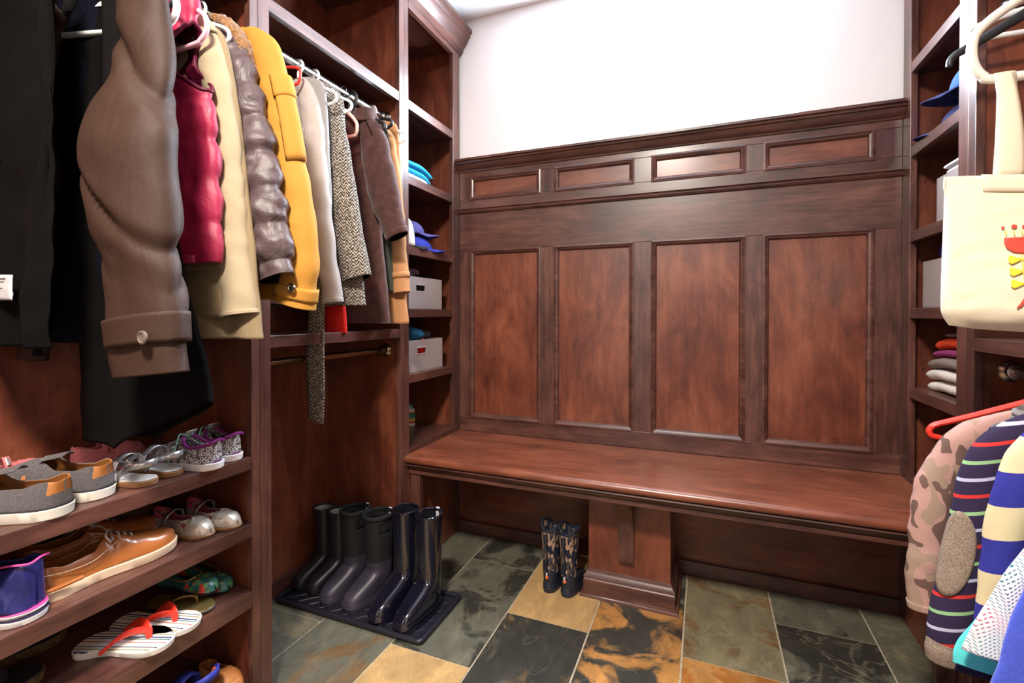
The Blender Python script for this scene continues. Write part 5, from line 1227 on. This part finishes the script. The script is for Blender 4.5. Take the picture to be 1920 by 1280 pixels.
lump('hat', 'grey cap tucked behind the blue hat in the lower left bin', 'hat', (-1.21, 1.865, .955), (.05, .045, .030), fabric('charcoal_wool', (.06, .055, .06), 400, .2, .95), 17, .2)
def folded(name, label, cat, s, xf, xb, y0, y1, z0, h, mat, seed=0, group=None, layers=2, sag=.0):
    """cloth folded into layers, its rounded folds towards the room and one side"""
    t = thing(name, label, cat, ((xf+xb)/2, (y0+y1)/2, z0), group=group); bm = bmesh.new(); lh = h/layers
    for L_ in range(layers):
        z = z0+lh*L_+.0004; ny, na2 = 26, 22; rings = []; off = .006*math.sin(seed+L_*2.1)
        for j in range(ny+1):
            u = j/ny; y = y0+(y1-y0)*u; e = math.sqrt(max(0.06, 1-(max(0, abs(2*u-1)-.90)/.10)**2)); ring = []
            for i in range(na2):
                a = 2*PI*i/na2; c, sn = math.cos(a), math.sin(a)
                hx = abs(xf-xb)/2; x = (xf+xb)/2+off+s*0+hx*math.copysign(abs(c)**.35, c); zz = z+lh/2+lh/2*1.02*e*math.copysign(abs(sn)**.6, sn)-sag*max(0, u-.6)**2*h*3
                v = Vector((x, y, zz)); k = N3(v, 14, seed+L_)*.006; ring.append(bm.verts.new(v+Vector((k*.6, 0, k*(.35 if sn > 0 else .1)))))
            rings.append(ring)
        for A, B in zip(rings, rings[1:]):
            for i in range(na2): bm.faces.new((A[i], A[(i+1) % na2], B[(i+1) % na2], B[i]))
        bm.faces.new(rings[0][::-1]); bm.faces.new(rings[-1])
    obj('folded_cloth', bm, mat, t, angle=80); return t
GSW = 'folded sweaters on the right tower'
fw = lambda n, c: fabric(n, c, 700, .12, .95, wr=.25, wscale=16)
folded('sweater', 'white folded sweater at the bottom of the right tower stack', 'sweater', -1, .668, .94, 1.665, 1.958, .803, .075, fw('white_knit', (.72, .66, .60)), 1, GSW, 2, .25)
folded('sweater', 'taupe folded sweater above the white one', 'sweater', -1, .672, .93, 1.665, 1.952, .8795, .034, fw('taupe_knit', (.24, .19, .165)), 4, GSW, 1, .9)
folded('sweater', 'plum folded sweater in the right tower stack', 'sweater', -1, .675, .92, 1.665, 1.945, .9145, .026, fw('plum_knit', (.26, .04, .14)), 7, GSW, 1, .9)
folded('sweater', 'orange red folded sweater near the top of the stack', 'sweater', -1, .678, .92, 1.665, 1.928, .9415, .036, fw('orange_red_knit', (.75, .07, .02)), 9, GSW, 1, .8)
folded('sweater', 'thin grey folded top lying uppermost on the stack', 'sweater', -1, .69, .90, 1.665, 1.865, .9785, .014, fw('grey_purple_knit', (.20, .17, .21)), 11, GSW, 1, .5)
GTW = 'folded cloths on the left tower'
folded('towel', 'white towel with blue marks under the turquoise one', 'towel', 1, -1.135, -1.40, 1.635, 1.815, 1.6045, .028, stripes('white_blue_cloth', 'Y', .05, [(0, (.65, .66, .66)), (.55, (.10, .14, .40)), (.68, (.65, .66, .66))]), 2, GTW, 1, .4)
folded('towel', 'turquoise folded towel on the left tower', 'towel', 1, -1.130, -1.40, 1.635, 1.845, 1.6335, .050, fw('turquoise_terry', (.02, .28, .46)), 5, GTW, 2, .9)
# caps
def cap(label, x, y, z, deg, cm, bmt, group, R0=.085, tilt=0, H=.10):
    t = thing('baseball_cap', label, 'cap', (x, y, z+.001), R(deg), group)
    bm = bmesh.new(); rings = []; n = 40
    for j in range(13):
        a = PI/2*j/12.6; rr, zz = R0*math.cos(a)**.8, H*math.sin(a)
        rings.append([bm.verts.new((rr*1.1*math.cos(2*PI*k/n), rr*math.sin(2*PI*k/n), zz+.004)) for k in range(n)])
    for A, B in zip(rings, rings[1:]):
        for k in range(n): bm.faces.new((B[k], B[(k+1) % n], A[(k+1) % n], A[k]))
    bm.faces.new(rings[-1]); obj('crown', bm, cm, t, world=False, solid=-.003)
    bm = bmesh.new(); g2 = []
    for j in range(9):
        u = j/8; row = []
        for k in range(25):
            a = R(-62+124*k/24); r0 = R0*(1.0+0*u); ex = .075*u*math.cos(a)**.55
            row.append(bm.verts.new((R0*1.08*math.cos(a)+ex, R0*math.sin(a)*(1-.10*u), .010+.030*(math.cos(a)-.75)*(.3+.7*u)-.010*u)))
        g2.append(row)
    for A, B in zip(g2, g2[1:]):
        for k in range(24): bm.faces.new((A[k], A[k+1], B[k+1], B[k]))
    obj('brim', bm, bmt, t, world=False, solid=.0025)
    bm = bmesh.new(); lathe(bm, [(0, H+.007), (.006, H+.005), (.006, H+.001), (0, H)], (0, 0, 0), 'z', 12); obj('top_button', bm, cm, t, world=False)
    if tilt: t.rotation_euler = (0, R(tilt), R(deg))
    return t
CB = fabric('royal_blue_cap_cloth', (.025, .035, .30), 900, .15, .85); CP = fabric('purple_blue_cap_cloth', (.075, .065, .22), 900, .15, .85); CW = fabric('cream_cap_cloth', (.62, .56, .48), 900, .1, .85); CN = fabric('navy_cap_cloth', (.02, .025, .085), 900, .15, .85)
GCP = 'caps on the tower shelves'
cap('royal blue cap with wide brim on the left tower', -1.205, 1.790, 1.323, 48, CB, CB, GCP, R0=.082, H=.062)
cap('purple blue cap resting on top of the royal blue cap', -1.215, 1.770, 1.388, 44, CP, CP, GCP, R0=.070, H=.060)
cap('cream and black cap leaning at the left of the blue caps', -1.150, 1.672, 1.323, 60, CW, DRK, GCP, R0=.032, H=.115)
cap('dark navy cap with its brim toward the bench on the right tower', .755, 1.835, 1.605, 140, CN, CN, GCP, R0=.085, H=.075)
cap('medium blue cap stacked on the navy cap, right tower', .740, 1.765, 1.690, 140, fabric('medium_blue_cap_cloth', (.035, .09, .30), 900, .15, .85), CN, GCP, R0=.075, H=.08)
lump('hat', 'blue knit hat in the bin beside the tote bag', 'hat', (.735, 1.90, 1.24), (.05, .06, .045), CB, 21, .15)
folded('towel', 'white cloth sticking out of the upper right bin', 'towel', -1, .672, .80, 1.70, 1.84, 1.468, .030, fw('white_cotton', (.75, .74, .72)), 3)
# bottle on the bottom shelf of the left tower
t = thing('bottle', 'small white plastic bottle with green and red label, left tower bottom shelf', 'bottle', (-1.335, 1.972, .5055))
bm = bmesh.new(); lathe(bm, [(0, 0), (.024, 0), (.025, .004), (.025, .070), (.021, .080), (.011, .086), (.011, .090)], (-1.335, 1.972, .5055)); obj('bottle_body', bm, WHITEP, t)
bm = bmesh.new(); lathe(bm, [(.0255, .014), (.0258, .016), (.0258, .066), (.0255, .068)], (-1.335, 1.972, .5055)); obj('bottle_label', bm, stripes('bottle_label_print', 'Z', .062, [(0, (.60, .08, .05)), (.35, (.65, .45, .10)), (.6, (.06, .30, .22))]), t)
bm = bmesh.new(); lathe(bm, [(.013, .088), (.013, .100), (.011, .102)], (-1.335, 1.972, .5055)); obj('bottle_cap', bm, plain('green_cap', (.05, .35, .25), .4), t)
